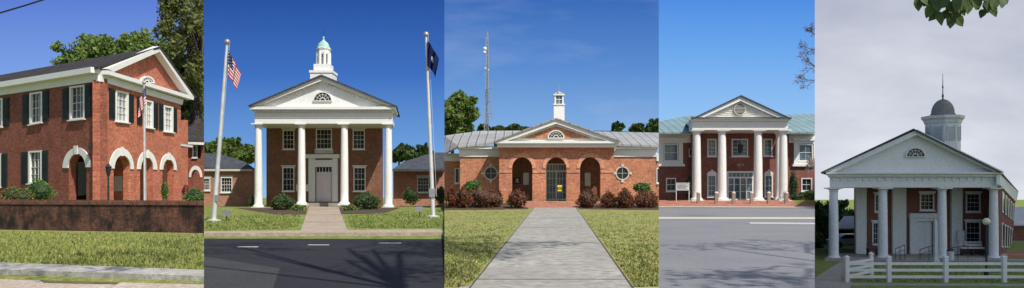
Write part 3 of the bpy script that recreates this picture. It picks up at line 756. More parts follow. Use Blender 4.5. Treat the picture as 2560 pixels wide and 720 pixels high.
for x0,x1 in((1090,1150),(1640,1680)):
    q=rect(1137,420,1149,458) if x0<1300 else rect(1641,420,1652,458)
    mb=MB(); mb.prism(FP(68),rect(x0,398,x1+4,518),back=.4); make('wing_wall',mb,M['brick3'],b3)
    mb=MB(); mb.prism(FP(68),rect(x0,384,x1,403),front=.3,back=.3); make('cornice',mb,M['white'],b3)
    window(b3,FP(67.9),q,2,3,2,deep=.05)
mb=MB(); mb.slab([W(1111,383,67),W(1146,365,65.4),W(1245,355,65.4),W(1330,355,65.4),W(1370,326,74),W(1200,327,74),W(1090,342,72),W(1070,383,67)],.15); make('roof',mb,M['metal3'],b3)
mb=MB(); mb.slab([W(1660,365,65.4),W(1450,355,65.4),W(1410,326,74),W(1520,327,74),W(1680,333,74)],.15)
make('roof',mb,M['metal3'],b3)
mb=MB()
mb.prism(FP(63.6),rect(1238,353,1547,359),front=.4,back=1.5); mb.prism(FP(63.6),rect(1243,359.2,1541,368.5),front=.12,back=1.0)
mb.prism(FP(63.6),[(1236,353),(1390,299),(1390,310),(1268,353)],front=.4,back=.6)
mb.prism(FP(63.6),[(1390.1,299),(1549,353),(1517,353),(1390.1,310)],front=.4,back=.6)
make('pediment_cornice',mb,M['white'],b3)
mb=MB(); mb.prism(FP(63.6),[(1262,353),(1390,308),(1523,353)],front=-.05,back=.4); make('tympanum',mb,M['white'],b3)
mb=MB(); mb.prism(FP(63.6),[(1300,346),(1390,316),(1480,346)],front=.03,back=-.04); make('tympanum_brick',mb,M['brick3'],b3)
lunette(b3,FP(63.5),1390,346,21,3)
mb=MB(); mb.prism(FP(63.6),[(1234,353),(1390,296),(1390,299),(1236,355)],front=.55,back=6); mb.prism(FP(63.6),[(1390,296),(1551,353),(1549,355),(1390,299)],front=.55,back=6); make('pediment_roof',mb,M['metal3'],b3)
Dc=67; s=Dc/F; X=W(1397,0,Dc).x; cu=MB()
cu.box(X-13.5*s,X+13.5*s,Dc-13*s,Dc+13*s,zz(320,Dc),zz(264,Dc)); cu.box(X-15*s,X+15*s,Dc-15*s,Dc+15*s,zz(264,Dc)+.003,zz(261,Dc))
for a,b in((-1,-1),(1,-1),(1,1),(-1,1)): cu.box(X+a*9.5*s-2*s,X+a*9.5*s+2*s,Dc+b*9.5*s-2*s,Dc+b*9.5*s+2*s,zz(261,Dc)+.003,zz(240,Dc))
cu.box(X-14*s,X+14*s,Dc-14*s,Dc+14*s,zz(240,Dc)+.003,zz(237,Dc))
cu.box(X-7.4*s,X+7.4*s,Dc-10*s,Dc-9*s,zz(250.5,Dc),zz(249,Dc)); cu.box(X-.6*s,X+.6*s,Dc-10.1*s,Dc-9.1*s,zz(261,Dc),zz(240,Dc))
cup=make('cupola',cu,M['white'],b3)
cu=MB(); cu.box(X-8*s,X+8*s,Dc-8.5*s,Dc+8.5*s,zz(260.8,Dc),zz(240.1,Dc)); make('cupola_glass',cu,M['glassblue'],cup)
cu=MB(); cu.lathe((X,Dc),[(zz(237,Dc)+.003,20*s),(zz(228,Dc),2*s)],4,rot=math.pi/4); cu.tube((X,Dc,zz(229,Dc)),(X,Dc,zz(212,Dc)),.02); make('cupola_roof',cu,M['metal3'],cup)
t=thing('floor_sign',W(1399,503,62),'black and yellow notice standing in the entrance','sign')
mb=MB(); mb.prism(FP(62),rect(1392,461,1406,480),front=.02,back=.02); mb.prism(FP(62),rect(1398.2,480,1399.8,504),back=.03); sb=make('sign_board',mb,M['black'],t)
mb=MB(); mb.prism(FP(62),rect(1393,463,1405,467),front=.03,back=-.022); mb.prism(FP(62),rect(1394,475,1404,478),front=.03,back=-.022)
for y in(469,472): mb.prism(FP(62),rect(1394.5,y,1403.5,y+1),front=.03,back=-.022)
make('sign_lettering',mb,M['yellow'],sb)
for a in((1111,463,1150,518),(1143,466,1180,521),(1176,468,1256,523),(1268,470,1318,521),(1440,469,1496,522),(1498,472,1545,523),(1541,470,1587,521),(1586,474,1652,523)):
    bush(a,58+random.uniform(-.5,.5),'red and green leaved nandina shrub along the brick front','leafred',n=1500,size=.15,lumps=8,group='red shrubs along the brick front')
bush((1210,470,1257,520),58.8,'red and green leaved nandina shrub along the brick front','leafred',n=1500,size=.15,lumps=7,group='red shrubs along the brick front')
bush((1153,450,1200,480),62,'low rounded bright green shrub by the wall','leafbox',n=900,size=.14)
bush((1583,455,1626,482),62,'low rounded bright green shrub by the wall','leafbox',n=900,size=.14)
tree((1070,226,1192,355),95,500,'dense green tree behind the brick hall','leafA',30,460,.5,seed=1,lr=.38)
for k,bx in enumerate([(1188,310,1232,338),(1225,314,1270,338),(1262,308,1300,336),(1290,314,1330,336),(1530,304,1564,340),(1572,306,1612,340),(1615,300,1660,342)]):
    tree(bx,150,500,'distant pine tree showing above the metal roof','leafB',11,220,.7,seed=k,lr=.38,name='pine_tree')
t=thing('radio_mast',W(1216,500,130),'tall steel lattice radio mast with antennas','tower')
mb=MB(); Dm=130; base=W(1214,500,Dm); topm=W(1219,82,Dm); levels=34
def ring(k):
    u=k/levels; c=base.lerp(topm,u); r=(13*(1-u)+2.0*u)*Dm/F*.7
    return [c+Vector((r*math.cos(a),r*math.sin(a),0)) for a in(math.pi/2,math.pi*7/6,math.pi*11/6)]
for k in range(levels):
    a=ring(k);b=ring(k+1)
    for i in range(3):
        mb.tube(a[i],b[i],.07,seg=4); mb.tube(a[i],b[(i+1)%3],.045,seg=4); mb.tube(a[i],a[(i+1)%3],.035,seg=4)
make('lattice',mb,M['steel'],t)
for px,py,r in((1212,122,5),(1211,131,4),(1213,171,2.5),(1221,175,2)):
    mb=MB(); mb.ball(W(px,py,Dm-1),r*Dm/F); make('dish_antenna',mb,M['fwhite'],t,smooth=True)
for px,y0,y1 in((1219,78,100),(1214,90,118),(1224,205,240),(1230,210,235),(1226,240,270),(1209,180,200),(1230,268,300)):
    mb=MB(); mb.tube(W(px,y0,Dm-1),W(px,y1,Dm-1),.05,seg=5); mb.tube(W(px,(y0+y1)/2,Dm-1),W(1216,(y0+y1)/2,Dm),.04,seg=4)
    make('rod_antenna',mb,M['steel'],t)

# ================================================================== PLOT 4
PLOT[0]=4; SK[0]=.14
base_ground(4,'asph4','road')
patch('pavement','paver',[(1630,500.9),(2050,500.9),(2050,517),(1630,516)],.02,n=10)
patch('brick_edge','conc1',[(1630,516),(2050,517),(2050,520),(1630,519)],.025,n=2)
patch('lawn','grass2',[(1985,499.3),(2050,499.3),(2050,511),(1985,509)],.03,n=4)
patch('road_marking','ypaint',[(1630,543),(2050,543.5),(2050,547.5),(1630,547)],.006,n=2)
patch('road_marking','paint',[(1872,556),(2050,557.5),(2050,561),(1877,559.5)],.006,n=2)
b4=thing('columned_hall',W(1850,500,74),'two-storey brick hall with white columned portico and teal roof','building')
Pw=FP(77.5)
w4=[rect(1768,347,1791,391),rect(1829,347,1870,391),rect(1908,347,1931,390)]
wa=[rect(1768,437,1791,492),rect(1911,437,1932,492)]; dq=rect(1817,428,1885,500)
mb=MB(); mb.prism(Pw,rect(1728,322,1972,512),w4+wa+[dq],back=.4); make('portico_wall',mb,M['brick4'],b4)
for k,q in enumerate(w4): window(b4,Pw,q,3 if k==1 else 2,4,3,glass='glassblue')
for q in wa:
    window(b4,Pw,q,2,4,3,glass='glassblue'); m=(q[0][0]+q[1][0])/2
    mb=MB(); mb.prism(Pw,arch(q[0][0]-1,q[1][0]+1,437,437,427)+[],front=.07,back=-.002); mb.prism(Pw,[(m-2,424),(m+2,424),(m+1.5,431),(m-1.5,431)],front=.12,back=-.08); make('arch_trim',mb,M['white'],b4)
mb=MB(); hs=[rect(1821,432,1881,442)]+[rect(1821+k*15.3,446,1833.5+k*15.3,497) for k in range(4)]
mb.prism(Pw,dq,hs,front=.08,back=.2)
for k in range(5): mb.prism(Pw,rect(1830+k*10,432,1831+k*10,442),front=0,back=.1)
for y in(461,478): mb.prism(Pw,rect(1820,y,1882,y+1),front=-.002,back=.1)
d4=make('door',mb,M['white'],b4); g=MB(); g.prism(Pw,rect(1818,429,1884,499),front=-.06,back=.15); make('door_glass',g,M['glassblue'],d4)
def digits(txt,pl,x,y,w,h,gap,par,mat):
    seg={'3':'abgcd','2':'abged','7':'abc','5':'afgcd'}
    th=h*.16
    for ch in txt:
        mb=MB()
        S=seg[ch]
        R={'a':(0,0,w,th),'g':(0,h/2-th/2,w,h/2+th/2),'d':(0,h-th,w,h),'b':(w-th,0,w,h/2),'c':(w-th,h/2,w,h),'f':(0,0,th,h/2),'e':(0,h/2,th,h)}
        for k,sg in enumerate(S):
            a=R[sg]; mb.prism(pl,rect(x+a[0],y+a[1],x+a[2],y+a[3]),front=.04+.002*k,back=-.002)
        x+=w+gap
        make('house_number',mb,mat,par)
digits('527',Pw,1843,409.5,3.6,5.6,2.2,b4,M['offwhite'])
mb=MB(); q=W(1851,372,75.5); mb.tube(q+Vector((0,0,1.6)),q+Vector((0,0,.45)),.015,seg=5); mb.lathe((q.x,q.y),[(q.z-.45,.05),(q.z-.35,.2),(q.z+.25,.26),(q.z+.3,.3),(q.z+.5,.04)],6); make('hanging_lantern',mb,M['iron'],b4)
for px in(1741.5,1805,1895,1958): column(b4,px,74,325,503,11.5)
for px in(1946,): column(b4,px,76.5,330,501,8)
mb=MB(); mb.prism(FP(73.4),rect(1731,303,1970,324.6),front=0,back=4.2); mb.prism(FP(73.4),rect(1728,297,1973,302.8),front=.3,back=4.5); mb.prism(FP(73.4),rect(1731.5,311,1969.5,312.5),front=.05,back=-.002)
mb.prism(FP(73.4),[(1730,297),(1849,243),(1849,253),(1752,297)],front=.35,back=5); mb.prism(FP(73.4),[(1849.1,243),(1971,297),(1948,297),(1849.1,253)],front=.35,back=5)
make('entablature',mb,M['white'],b4)
mb=MB(); mb.prism(FP(73.4),[(1742,297),(1849,250),(1958,297)],front=-.05,back=.5)
for k in range(9):
    y=257+k*4.6; hw=(y-250)/47*100; mb.prism(FP(73.4),rect(1849-hw,y,1849+hw,y+.9),front=0,back=-.045)
make('tympanum',mb,M['white'],b4)
mb=MB(); mb.prism(FP(73.3),circ(1849,273.5,14.5,24),[circ(1849,273.5,13,24)],front=.06,back=.1)
for k in range(6):
    y=264.5+k*3.4; hw=math.sqrt(max(0,12.5**2-(y+.8-273.5)**2)); mb.prism(FP(73.3),rect(1849-hw,y,1849+hw,y+1.1),front=.04,back=.05)
v=make('gable_vent',mb,M['offwhite'],b4); g=MB(); g.prism(FP(73.3),circ(1849,273.5,13.3),front=.01,back=.05); make('vent_opening',g,M['slate'],v)
mb=MB(); mb.prism(FP(73.4),[(1726,297.5),(1849,239),(1849,242.8),(1730,298)],front=.5,back=7); mb.prism(FP(73.4),[(1849,239),(1975,297.5),(1971,298),(1849,242.8)],front=.5,back=7); mb.prism(FP(73.4),rect(1726,294.5,1974,296.8),front=.55,back=-.36); make('portico_roof',mb,M['slate'],b4)
mb=MB(); mb.slab([W(1620,330,76),W(1738,330,76),W(1738,288,86),W(1700,293,86),W(1640,305,82),W(1620,310,82)],.15); make('roof',mb,M['metal4'],b4)
mb=MB(); mb.slab([W(1962,330,76),W(2080,330,76),W(2080,284,86),W(1962,286,86)],.15); make('roof',mb,M['metal4'],b4)
for (x0,x1,wx,lw) in((1600,1728,(1659,1695),(1665,1690)),(1972,2090,(1996,2032),(2003,2030))):
    Pg=FP(78)
    q=rect(wx[0],360,wx[1],403); l=rect(lw[0],445,lw[1],478)
    mb=MB(); mb.prism(Pg,rect(x0,356,x1,512),[q,l],back=.4); make('wing_wall',mb,M['brick4'],b4)
    window(b4,Pg,q,2,2,2.5,glass='glassblue'); window(b4,Pg,l,2,2,2.5)
    mb=MB(); mb.prism(Pg,rect(x0,330,x1,337),front=1,back=.2); mb.prism(Pg,rect(x0,337.2,x1,357),front=.1,back=.3); mb.prism(Pg,rect(wx[0]-12,357.2,wx[1]+12,410),[rect(wx[0]-1,359,wx[1]+1,404)],front=.12,back=-.002); mb.prism(Pg,rect(wx[0]-16,410.2,wx[1]+16,416),front=.25,back=-.002)
    mb.prism(Pg,rect(wx[0]-16,345,wx[1]+16,352),front=.3,back=-.101)
    make('cornice',mb,M['white'],b4)
q=rect(1722,372,1730,390); window(b4,FP(77.9),q,1,2,1.5,deep=.05)
proto=None
for k,px in enumerate((1746,1791,1834,1879,1922,1966)):
    g=gp(px,509)
    if proto is None:
        t=thing('bollard',g,'short square brown stone bollard with pale rounded cap','bollard',group='bollards in front of the portico')
        mb=MB(); mb.box(g.x-.14,g.x+.14,g.y-.14,g.y+.14,g.z-.05,g.z+.9); p1=make('post',mb,M['stone'],t)
        mb=MB(); mb.lathe((g.x,g.y),[(g.z+.903,.17),(g.z+.98,.17),(g.z+1.05,.1),(g.z+1.08,.02)],16); p2=make('cap',mb,M['offwhite'],t,smooth=True)
        proto=(t,p1,p2)
    else:
        t=proto[0].copy(); COL.objects.link(t); t.location=g; t['wo']=list(g)
        for p in proto[1:]:
            c=p.copy(); c.parent=t; COL.objects.link(c)
t=thing('notice_board',gp(1707,504),'white notice board on two posts beside the portico','sign')
g=gp(1707,504); Pn=FP(g.y)
mb=MB(); mb.prism(Pn,rect(1690,457,1723,476),front=.04,back=.04); bd=make('board',mb,M['ceil'],t)
mb=MB()
for k in range(5): mb.prism(Pn,rect(1692,459+k*3.2,1692+29-(k*5)%9,460.2+k*3.2),front=.05,back=-.042)
make('lettering',mb,M['slate'],bd)
for x in(1690,1722): part('leg',t,'fwhite',Pn,rect(x,476.2,x+1.6,505),back=.06)
bush((1975,480,2010,503),75,'low green shrub beside the portico','leafB',n=700,size=.15)
bush((2002,474,2045,500),76,'low green shrub beside the portico','leafbox',n=700,size=.15)
bush((1712,440,1732,500),76.5,'dark upright shrub against the brick wall','leafdk',n=800,size=.15)
bush((1970,420,1995,498),76.3,'dark upright shrub against the brick wall','leafdk',n=900,size=.15)
def twigs(mb,p,d,L,r,depth,rnd,pts,spread=.55):
    d=d.normalized(); n=3
    for k in range(n):
        e=p+d*(L/n); mb.tube(p,e,r,r*.85,5); r*=.85; p=e
        d=(d+Vector((rnd.uniform(-1,1),rnd.uniform(-1,1),rnd.uniform(-1,1)))*.18).normalized()
        if depth>0 :
            dd=(d+Vector((rnd.uniform(-1,1),rnd.uniform(-1,1),rnd.uniform(-1,1)))*spread*1.5).normalized()
            twigs(mb,p,dd,L*.62,r*.62,depth-1,rnd,pts,spread)
    pts.append(p)
    if depth>0: twigs(mb,p,d,L*.6,r*.8,depth-1,rnd,pts,spread)
rnd=random.Random(5)
g=Vector((W(2075,0,45).x,45,gz(45)))
t=thing('young_tree',g,'tree in bud with thin bare reddish twigs','tree')
mb=MB(); pts=[]; f=W(2075,230,45); mb.tube(g,f,.2,.1,10)
for (x,y),dv_,L in(((2062,205),(-.8,0,.05),.75),((2060,175),(-.8,.1,.25),.85),((2052,130),(-.8,0,.3),.62),((2048,95),(-.5,0,.5),.45)):
    p=W(x,y,45); mb.tube(f,p,.05,.03,6); twigs(mb,p,Vector(dv_),L,.03,3,rnd,pts)
make('trunk',mb,M['bark'],t)
lb=LB(); rg=np.random.default_rng(3)
P_=np.array([list(p) for p in pts]); P_=np.repeat(P_,3,0)+rg.normal(size=(len(P_)*3,3))*.05
lb.V.append(leaves(P_,.07,rg)); make('buds',lb.mb(),M['leafred'],t,recalc=False)
tree((2008,378,2075,440),72,500,'small dogwood with pale pink blossom','leafpk',10,70,.14,seed=2,lr=.3,name='dogwood_tree',trunkx=2045)

# ================================================================== PLOT 5
PLOT[0]=5; SK[0]=.45
base_ground(5,'grass5','lawn')
patch('pavement','conc',[(2108,650),(2146,650),(2122,735),(1975,735)],.012,n=20)
patch('path','conc',[(2070,648),(2570,648),(2570,653),(2060,654)],.016,n=4)
patch('road','conc',[(2120,708),(2600,710),(2600,900),(1980,900)],.008,n=8)
patch('brick_paving','paver',[(2522,628),(2575,632),(2575,646),(2510,640)],.010,n=4)
tufts(5,[(2110,655),(2560,655),(2560,706),(2100,704)],4000,.03,'grass5',h=.08)
b5=thing('old_courthouse',W(2280,648,68),'old brick courthouse with white wooden portico, columns and domed cupola','building')
Pw=FP(72.5)
ws=[rect(2186,485,2206,530),rect(2299,483,2335,526),rect(2414,483,2451,530),rect(2180,555,2202,612),rect(2413,553,2451,613)]
dq=rect(2291,553,2332,640)
mb=MB(); mb.prism(Pw,rect(2135,462,2505,650),ws+[dq],back=.4); make('porch_wall',mb,M['brick5'],b5)
for q in ws:
    window(b5,Pw,q,3,4,3.2,frame='white5',deep=.25)
    part('window_head',b5,'white5',Pw,rect(q[0][0]-3,q[0][1]-5,q[1][0]+3,q[0][1]-.2),front=.12,back=-.002)
for x0,x1 in((2137,2163),(2228,2262),(2375,2402)): part('pilaster',b5,'white5',Pw,rect(x0,462,x1,646),front=.3,back=-.002)
mb=MB(); mb.prism(Pw,rect(2272,545,2290.8,642),front=.25,back=-.002); mb.prism(Pw,rect(2332.2,545,2348,642),front=.25,back=-.002); mb.prism(Pw,rect(2270,533,2350,544.8),front=.4,back=-.002); mb.prism(Pw,rect(2291,545,2332,552.8),front=.2,back=-.002); make('door_surround',mb,M['white5'],b5)
mb=MB(); mb.prism(Pw,dq,front=-.12,back=.25)
for x in(2295,2314):
    for y0,y1 in((558,578),(582,606),(610,634)): mb.prism(Pw,rect(x,y0,x+14,y1),front=-.08,back=.13)
make('door',mb,M['white5'],b5)
mb=MB(); mb.slab([W(2062,647,66.6),W(2512,647,66.6),Vector((W(2520,0,73).x,73,zz(647,66.6))),Vector((W(2100,0,73).x,73,zz(647,66.6)))],.35); make('porch_floor',mb,M['conc'],b5)
for px in(2084,2207,2355,2484): column(b5,px,68,469,648,13,'white5')
mb=MB()
mb.prism(FP(67.4),rect(2074,442,2494,468.6),front=0,back=5)
mb.prism(FP(67.4),rect(2058,431,2498,435),front=.6,back=5); mb.prism(FP(67.4),rect(2066,435.2,2496,441.8),front=.3,back=5)
for k in range(22): mb.prism(FP(67.4),rect(2082+k*18.6,444,2088+k*18.6,452),front=.08,back=-.002)
mb.prism(FP(67.4),[(2055,430),(2284,325),(2284,338),(2082,430)],front=.6,back=5)
mb.prism(FP(67.4),[(2284.1,325),(2500,430),(2474,430),(2284.1,338)],front=.6,back=5)
make('entablature',mb,M['white5'],b5)
mb=MB(); mb.prism(FP(67.4),[(2075,430.5),(2284,334),(2482,430.5)],front=0,back=.6)
for k in range(10):
    y=345+k*8.6; hw=(y-334)/96.5; mb.prism(FP(67.4),rect(2284-hw*205,y,2284+hw*194,y+.6),front=.015,back=-.002)
make('tympanum',mb,M['white5'],b5)
lunette(b5,FP(67.3),2288,393,25,2.8,frame='white5')
mb=MB()
mb.slab([W(2052,430,66.6),W(2284,321,66.6),W(2312,352,100),W(2110,446,100)],.12)
mb.slab([W(2284,321,66.6),W(2503,429,66.6),W(2546,478,100),W(2312,352,100)],.12)
make('roof',mb,M['slate'],b5)
def sidep(u,v):
    top=W(2499,452,69).lerp(W(2538,500,100),u); bot=W(2499,648,69).lerp(W(2530,640,100),u)
    return top.lerp(bot,v)
mb=MB(); mb.slab([sidep(0,0),sidep(1,0),sidep(1,1),sidep(0,1)],.3,dirv=(-1,0,0)); make('side_wall',mb,M['brick5'],b5)
mb=MB(); mb.slab([W(2500,430,67),W(2546,480,100),W(2541,505,100),W(2500,462,67)],.3,dirv=(-1,0,0)); make('side_cornice',mb,M['white5'],b5)
for k in range(5):
    u=.1+k*.18
    for v0,v1 in((.1,.38),(.52,.85)):
        mb=MB(); o=Vector((.07,-.02,0)); mb.slab([sidep(u,v0)+o,sidep(u+.08,v0)+o,sidep(u+.08,v1)+o,sidep(u,v1)+o],.05,dirv=(-1,0,0)); w=make('window',mb,M['white5'],b5)
        g=MB(); o=Vector((.10,-.03,0)); g.slab([sidep(u+.015,v0+.02)+o,sidep(u+.065,v0+.02)+o,sidep(u+.065,v1-.02)+o,sidep(u+.015,v1-.02)+o],.02,dirv=(-1,0,0)); make('window_pane',g,M['glass'],w)
mb=MB(); mb.prism(FP(80),rect(2374,352,2399,420),back=1); mb.prism(FP(80),rect(2372,350,2401,355),front=.08,back=1.1); make('chimney',mb,M['brick5'],b5)
Dc=76; s=Dc/F; t_=(2357-CX)/F; kk=1/math.sqrt(1+t_*t_); s2=s*kk; X=W(2357,0,Dc).x; cu=MB()
r8=math.pi/8
cu.lathe((X,Dc),[(zz(400,Dc),45*s2),(zz(312,Dc),45*s2),(zz(308,Dc),48*s2),(zz(302,Dc),50*s2),(zz(297,Dc),55*s2),(zz(291,Dc),56*s2),(zz(289,Dc),30*s2)],8,rot=r8)
cup=make('cupola',cu,M['white5'],b5)
for k in range(8):
    a=k*math.pi/4; ap=45*s2*math.cos(r8); n=Vector((math.cos(a),math.sin(a),0)); tt=Vector((-n.y,n.x,0)); c=Vector((X,Dc,0))+n*(ap+.01)
    if n.y>.5: continue
    mb=MB(); hw=10*s2
    for j in range(9):
        z0=zz(350-j*4,Dc); mb.slab([c-tt*hw+Vector((0,0,z0)),c+tt*hw+Vector((0,0,z0)),c+tt*hw+n*.06+Vector((0,0,z0-.08)),c-tt*hw+n*.06+Vector((0,0,z0-.08))],.03)
    for sg in(-1,1):
        mb.slab([c+tt*sg*(hw+.1)+Vector((0,0,zz(352,Dc))),c+tt*sg*hw+Vector((0,0,zz(352,Dc))),c+tt*sg*hw+Vector((0,0,zz(315,Dc))),c+tt*sg*(hw+.1)+Vector((0,0,zz(315,Dc)))],.06,dirv=n)
    make('louver',mb,M['ceil'],cup)
cu=MB(); pr=[(zz(289,Dc)+.005,33*s2),(zz(285,Dc),32*s2),(zz(284,Dc),30*s2)]+[(zz(284-36*math.sin(g),Dc),max(3.2,30*math.cos(g))*s2) for g in [math.pi/2*i/8 for i in range(1,9)]]
cu.lathe((X,Dc),pr,24); make('dome',cu,M['dome'],cup,smooth=True)
cu=MB(); cu.lathe((X,Dc),[(zz(249.5,Dc),3*s2),(zz(244,Dc),1.6*s2),(zz(240,Dc),3.2*s2),(zz(236,Dc),1.6*s2),(zz(230,Dc),1.2*s2),(zz(222,Dc),1.1*s2),(zz(218,Dc),2.2*s2),(zz(214,Dc),1.1*s2),(zz(183,Dc),.4*s2)],10); make('finial',cu,M['iron'],cup)
Pn=FP(70.5)
t=thing('bench',W(2426,632,70.5),'white slatted bench standing on the porch','bench')
mb=MB(); mb.prism(Pn,rect(2398,618,2455,621),front=.4,back=0); make('seat',mb,M['fwhite'],t)
mb=MB(); [mb.prism(Pn,rect(2398,y,2455,y+2.4),front=-.02,back=.06) for y in(604,609,613.4)]; make('backrest',mb,M['fwhite'],t)
for x in(2400,2426,2451): part('leg',t,'iron',Pn,rect(x,621.2,x+2,643),front=.38,back=0)
t=thing('bench',W(2175,632,70.5),'dark slatted bench standing on the porch','bench')
mb=MB(); mb.prism(Pn,rect(2165,620,2192,623),front=.4,back=0); make('seat',mb,M['iron'],t)
mb=MB(); [mb.prism(Pn,rect(2165,y,2192,y+2),front=-.02,back=.06) for y in(607,612)]; make('backrest',mb,M['iron'],t)
for x in(2166,2189): part('leg',t,'iron',Pn,rect(x,623.2,x+2,643),front=.38,back=0)
for x0,y0,x1,y1 in((2238,612,2262,612),(2300,614,2345,609),(2370,612,2420,612)):
    t=thing('handrail',W((x0+x1)/2,645,66.3),'black tubular handrail beside the porch ramp','railing')
    mb=MB(); mb.tube(W(x0,y0+10,66.3),W(x1,y1,66.3),.03); mb.tube(W(x0,y0+22,66.3),W(x1,y1+12,66.3),.02); 
    for u in(0,.5,1):
        p=W(x0,y0+10,66.3).lerp(W(x1,y1,66.3),u); mb.tube(p,Vector((p.x,p.y,gz(66.3)-.05)),.025)
    make('rail',mb,M['iron'],t)
g=gp(2339,655); t=thing('stone_marker',g,'slender white pointed memorial marker on the lawn','monument')
mb=MB(); mb.lathe((g.x,g.y),[(g.z-.1,.32),(g.z+.25,.32),(g.z+.27,.2),(zz(556,g.y),.15),(zz(547,g.y),.02)],4,rot=math.pi/4)
make('obelisk',mb,M['ceil'],t)
g=gp(2376,652); t=thing('litter_bin',g,'round grey litter bin by the porch','bin')
mb=MB(); mb.lathe((g.x,g.y),[(g.z,.25),(g.z+.8,.28)],16); make('bin_body',mb,M['ceil'],t)
mb=MB(); mb.lathe((g.x,g.y),[(g.z+.805,.3),(g.z+.95,.22),(g.z+1.0,.05)],16); make('lid',mb,M['iron'],t)
t=thing('notice_board',W(2402,600,71.5),'white notice board mounted on the porch wall','sign')
part('board',t,'fwhite',FP(71.9),rect(2393,577,2411,603),front=.04,back=.3)
g=gp(2466,690); s=g.y/F
t=thing('street_lamp',g,'black street lamp with round cream glass globe','lamp')
zt=zz(562,g.y); mb=MB(); mb.lathe((g.x,g.y),[(g.z-.1,.13),(g.z+.25,.13),(g.z+.3,.06),(zt-.1,.045),(zt-.05,.1),(zt,.08)],12); make('post',mb,M['iron'],t)
mb=MB(); mb.ball((g.x,g.y,zz(554,g.y)),9*s); make('globe',mb,M['globe'],t,smooth=True)
g0=gp(2117,706); yf=g0.y
t=thing('fence',g0,'white painted wooden post and rail fence along the pavement','fence')
def fpost(x,y,zb,h=1.24,w=.1):
    mb=MB(); mb.box(x-w,x+w,y-w,y+w,zb-.1,zb+h); mb.lathe((x,y),[(zb+h+.002,w*1.7),(zb+h+.05,w*1.7),(zb+h+.13,.02)],4,rot=math.pi/4); make('post',mb,M['white'],t)
xs=[2117,2222,2364,2510,2660]
for px in xs: fpost(W(px,0,yf).x,yf,gz(yf))
for k in range(4):
    xa,xb=W(xs[k],0,yf).x+.1,W(xs[k+1],0,yf).x-.1; z=gz(yf)
    for h in(.28,.62,.95):
        mb=MB(); mb.box(xa,xb,yf-.03,yf+.03,z+h-.07,z+h+.07); make('rail',mb,M['white'],t)
g1=gp(2178,690); fpost(g1.x,g1.y,g1.z)
for h in(.28,.62,.95):
    mb=MB(); A=Vector((g0.x,g0.y+.1,g0.z+h)); B=Vector((g1.x,g1.y-.1,g1.z+h)); mb.slab([A+Vector((0,0,.07)),B+Vector((0,0,.07)),B-Vector((0,0,.07)),A-Vector((0,0,.07))],.05,dirv=(1,0,0)); make('rail',mb,M['white'],t)
Dk=85; zc=gz(Dk)+.2; cx=W(2122,0,Dk).x
t=thing('parked_car',(cx,Dk,zc),'white parked saloon car beside the old courthouse','car')
mb=MB(); prof=[(-2.1,.35),(-2.15,.8),(-1.5,.95),(-.8,1.42),(.6,1.45),(1.3,1.0),(2.05,.9),(2.15,.4)]
def sideprof(pr,y0,y1,mb,z):
    vs=[(cx+a,y0,z+b) for a,b in pr]+[(cx+a,y1,z+b) for a,b in pr]; n=len(pr)
    mb.add(vs,[tuple(range(n)),tuple(range(n,2*n))]+[(i,(i+1)%n,n+(i+1)%n,n+i) for i in range(n)])
sideprof(prof,Dk-.85,Dk+.85,mb,zc); make('body',mb,M['carpaint'],t)
mb=MB(); sideprof([(-1.25,.98),(-.75,1.35),(.5,1.38),(1.05,1.0)],Dk-.87,Dk+.87,mb,zc); make('window',mb,M['glass'],t)
for dx in(-1.35,1.35):
    for dy in(-.8,.8):
        mb=MB(); mb.tube((cx+dx,Dk+dy-.1,zc+.32),(cx+dx,Dk+dy+.1,zc+.32),.32,seg=18); make('wheel',mb,M['rubber'],t)
b=thing('outbuilding',W(2112,620,95),'small brick building with pale metal roof','building')
mb=MB(); mb.prism(FP(95),rect(2092,570,2150,645),back=5); make('wall',mb,M['brick5'],b)
mb=MB(); mb.slab([W(2086,571,94.6),W(2150,571,94.6),W(2150,540,100),W(2110,540,100)],.15); make('roof',mb,M['metal5'],b)
b=thing('outbuilding',W(2560,620,108),'brick building with pale metal roof','building')
mb=MB(); mb.prism(FP(108),rect(2532,560,2640,640),back=5); make('wall',mb,M['brick5'],b)
mb=MB(); mb.slab([W(2526,562,107.6),W(2650,562,107.6),W(2650,517,118),W(2530,517,118)],.15); make('roof',mb,M['metal5'],b)
tree((2008,505,2080,640),105,0,'leafy green tree beyond the old courthouse','leafB',24,400,.5,seed=1,lr=.38)
tree((2045,502,2145,630),118,0,'leafy green tree beyond the old courthouse','leafB',24,400,.5,seed=2,lr=.38)
tree((2000,560,2066,655),97,0,'leafy green tree beyond the old courthouse','leafA',14,380,.45,seed=3,lr=.38)
bush((2030,600,2062,640),88,'low green shrub near the lawn edge','leafB',n=700,size=.2)
def big_leaf(vs,fs,p,d,up,L):
    d=d.normalized(); s=d.cross(up)
    if s.length<.05: s=d.cross(Vector((1,0,.3)))
    s=s.normalized(); n=s.cross(d)
    prof=[(0,.03),(.2,.24),(.45,.33),(.7,.24),(.9,.09),(1,.0)]
    o=len(vs)
    for u,w in prof:
        c=p+d*L*u-n*(L*.12*u*u); vs+=[c+s*L*w+n*L*.06*(w>0.1),c,c-s*L*w+n*L*.06*(w>0.1)]
    for k in range(len(prof)-1):
        a=o+3*k; fs+=[(a,a+1,a+4,a+3),(a+1,a+2,a+5,a+4)]
rnd=random.Random(12); Db=8.0
tb=Vector((6.6,-3,-2.4)); t=thing('tree',tb,'overhanging tree branch with large translucent green leaves','tree')
mb=MB(); j0=W(2450,-330,Db); mb.tube(tb,j0,.25,.12,12)
a=W(2420,-60,Db); mb.tube(j0,a,.1,.03,8)
tips=[(2305,8),(2318,2),(2340,22),(2352,38),(2362,18),(2378,40),(2388,48),(2396,30),(2402,12),(2418,8),(2440,14),(2462,22),(2470,34),(2478,12),(2500,4),(2508,0),(2372,6),(2334,4),(2430,22),(2450,2)]
vs=[];fs=[]
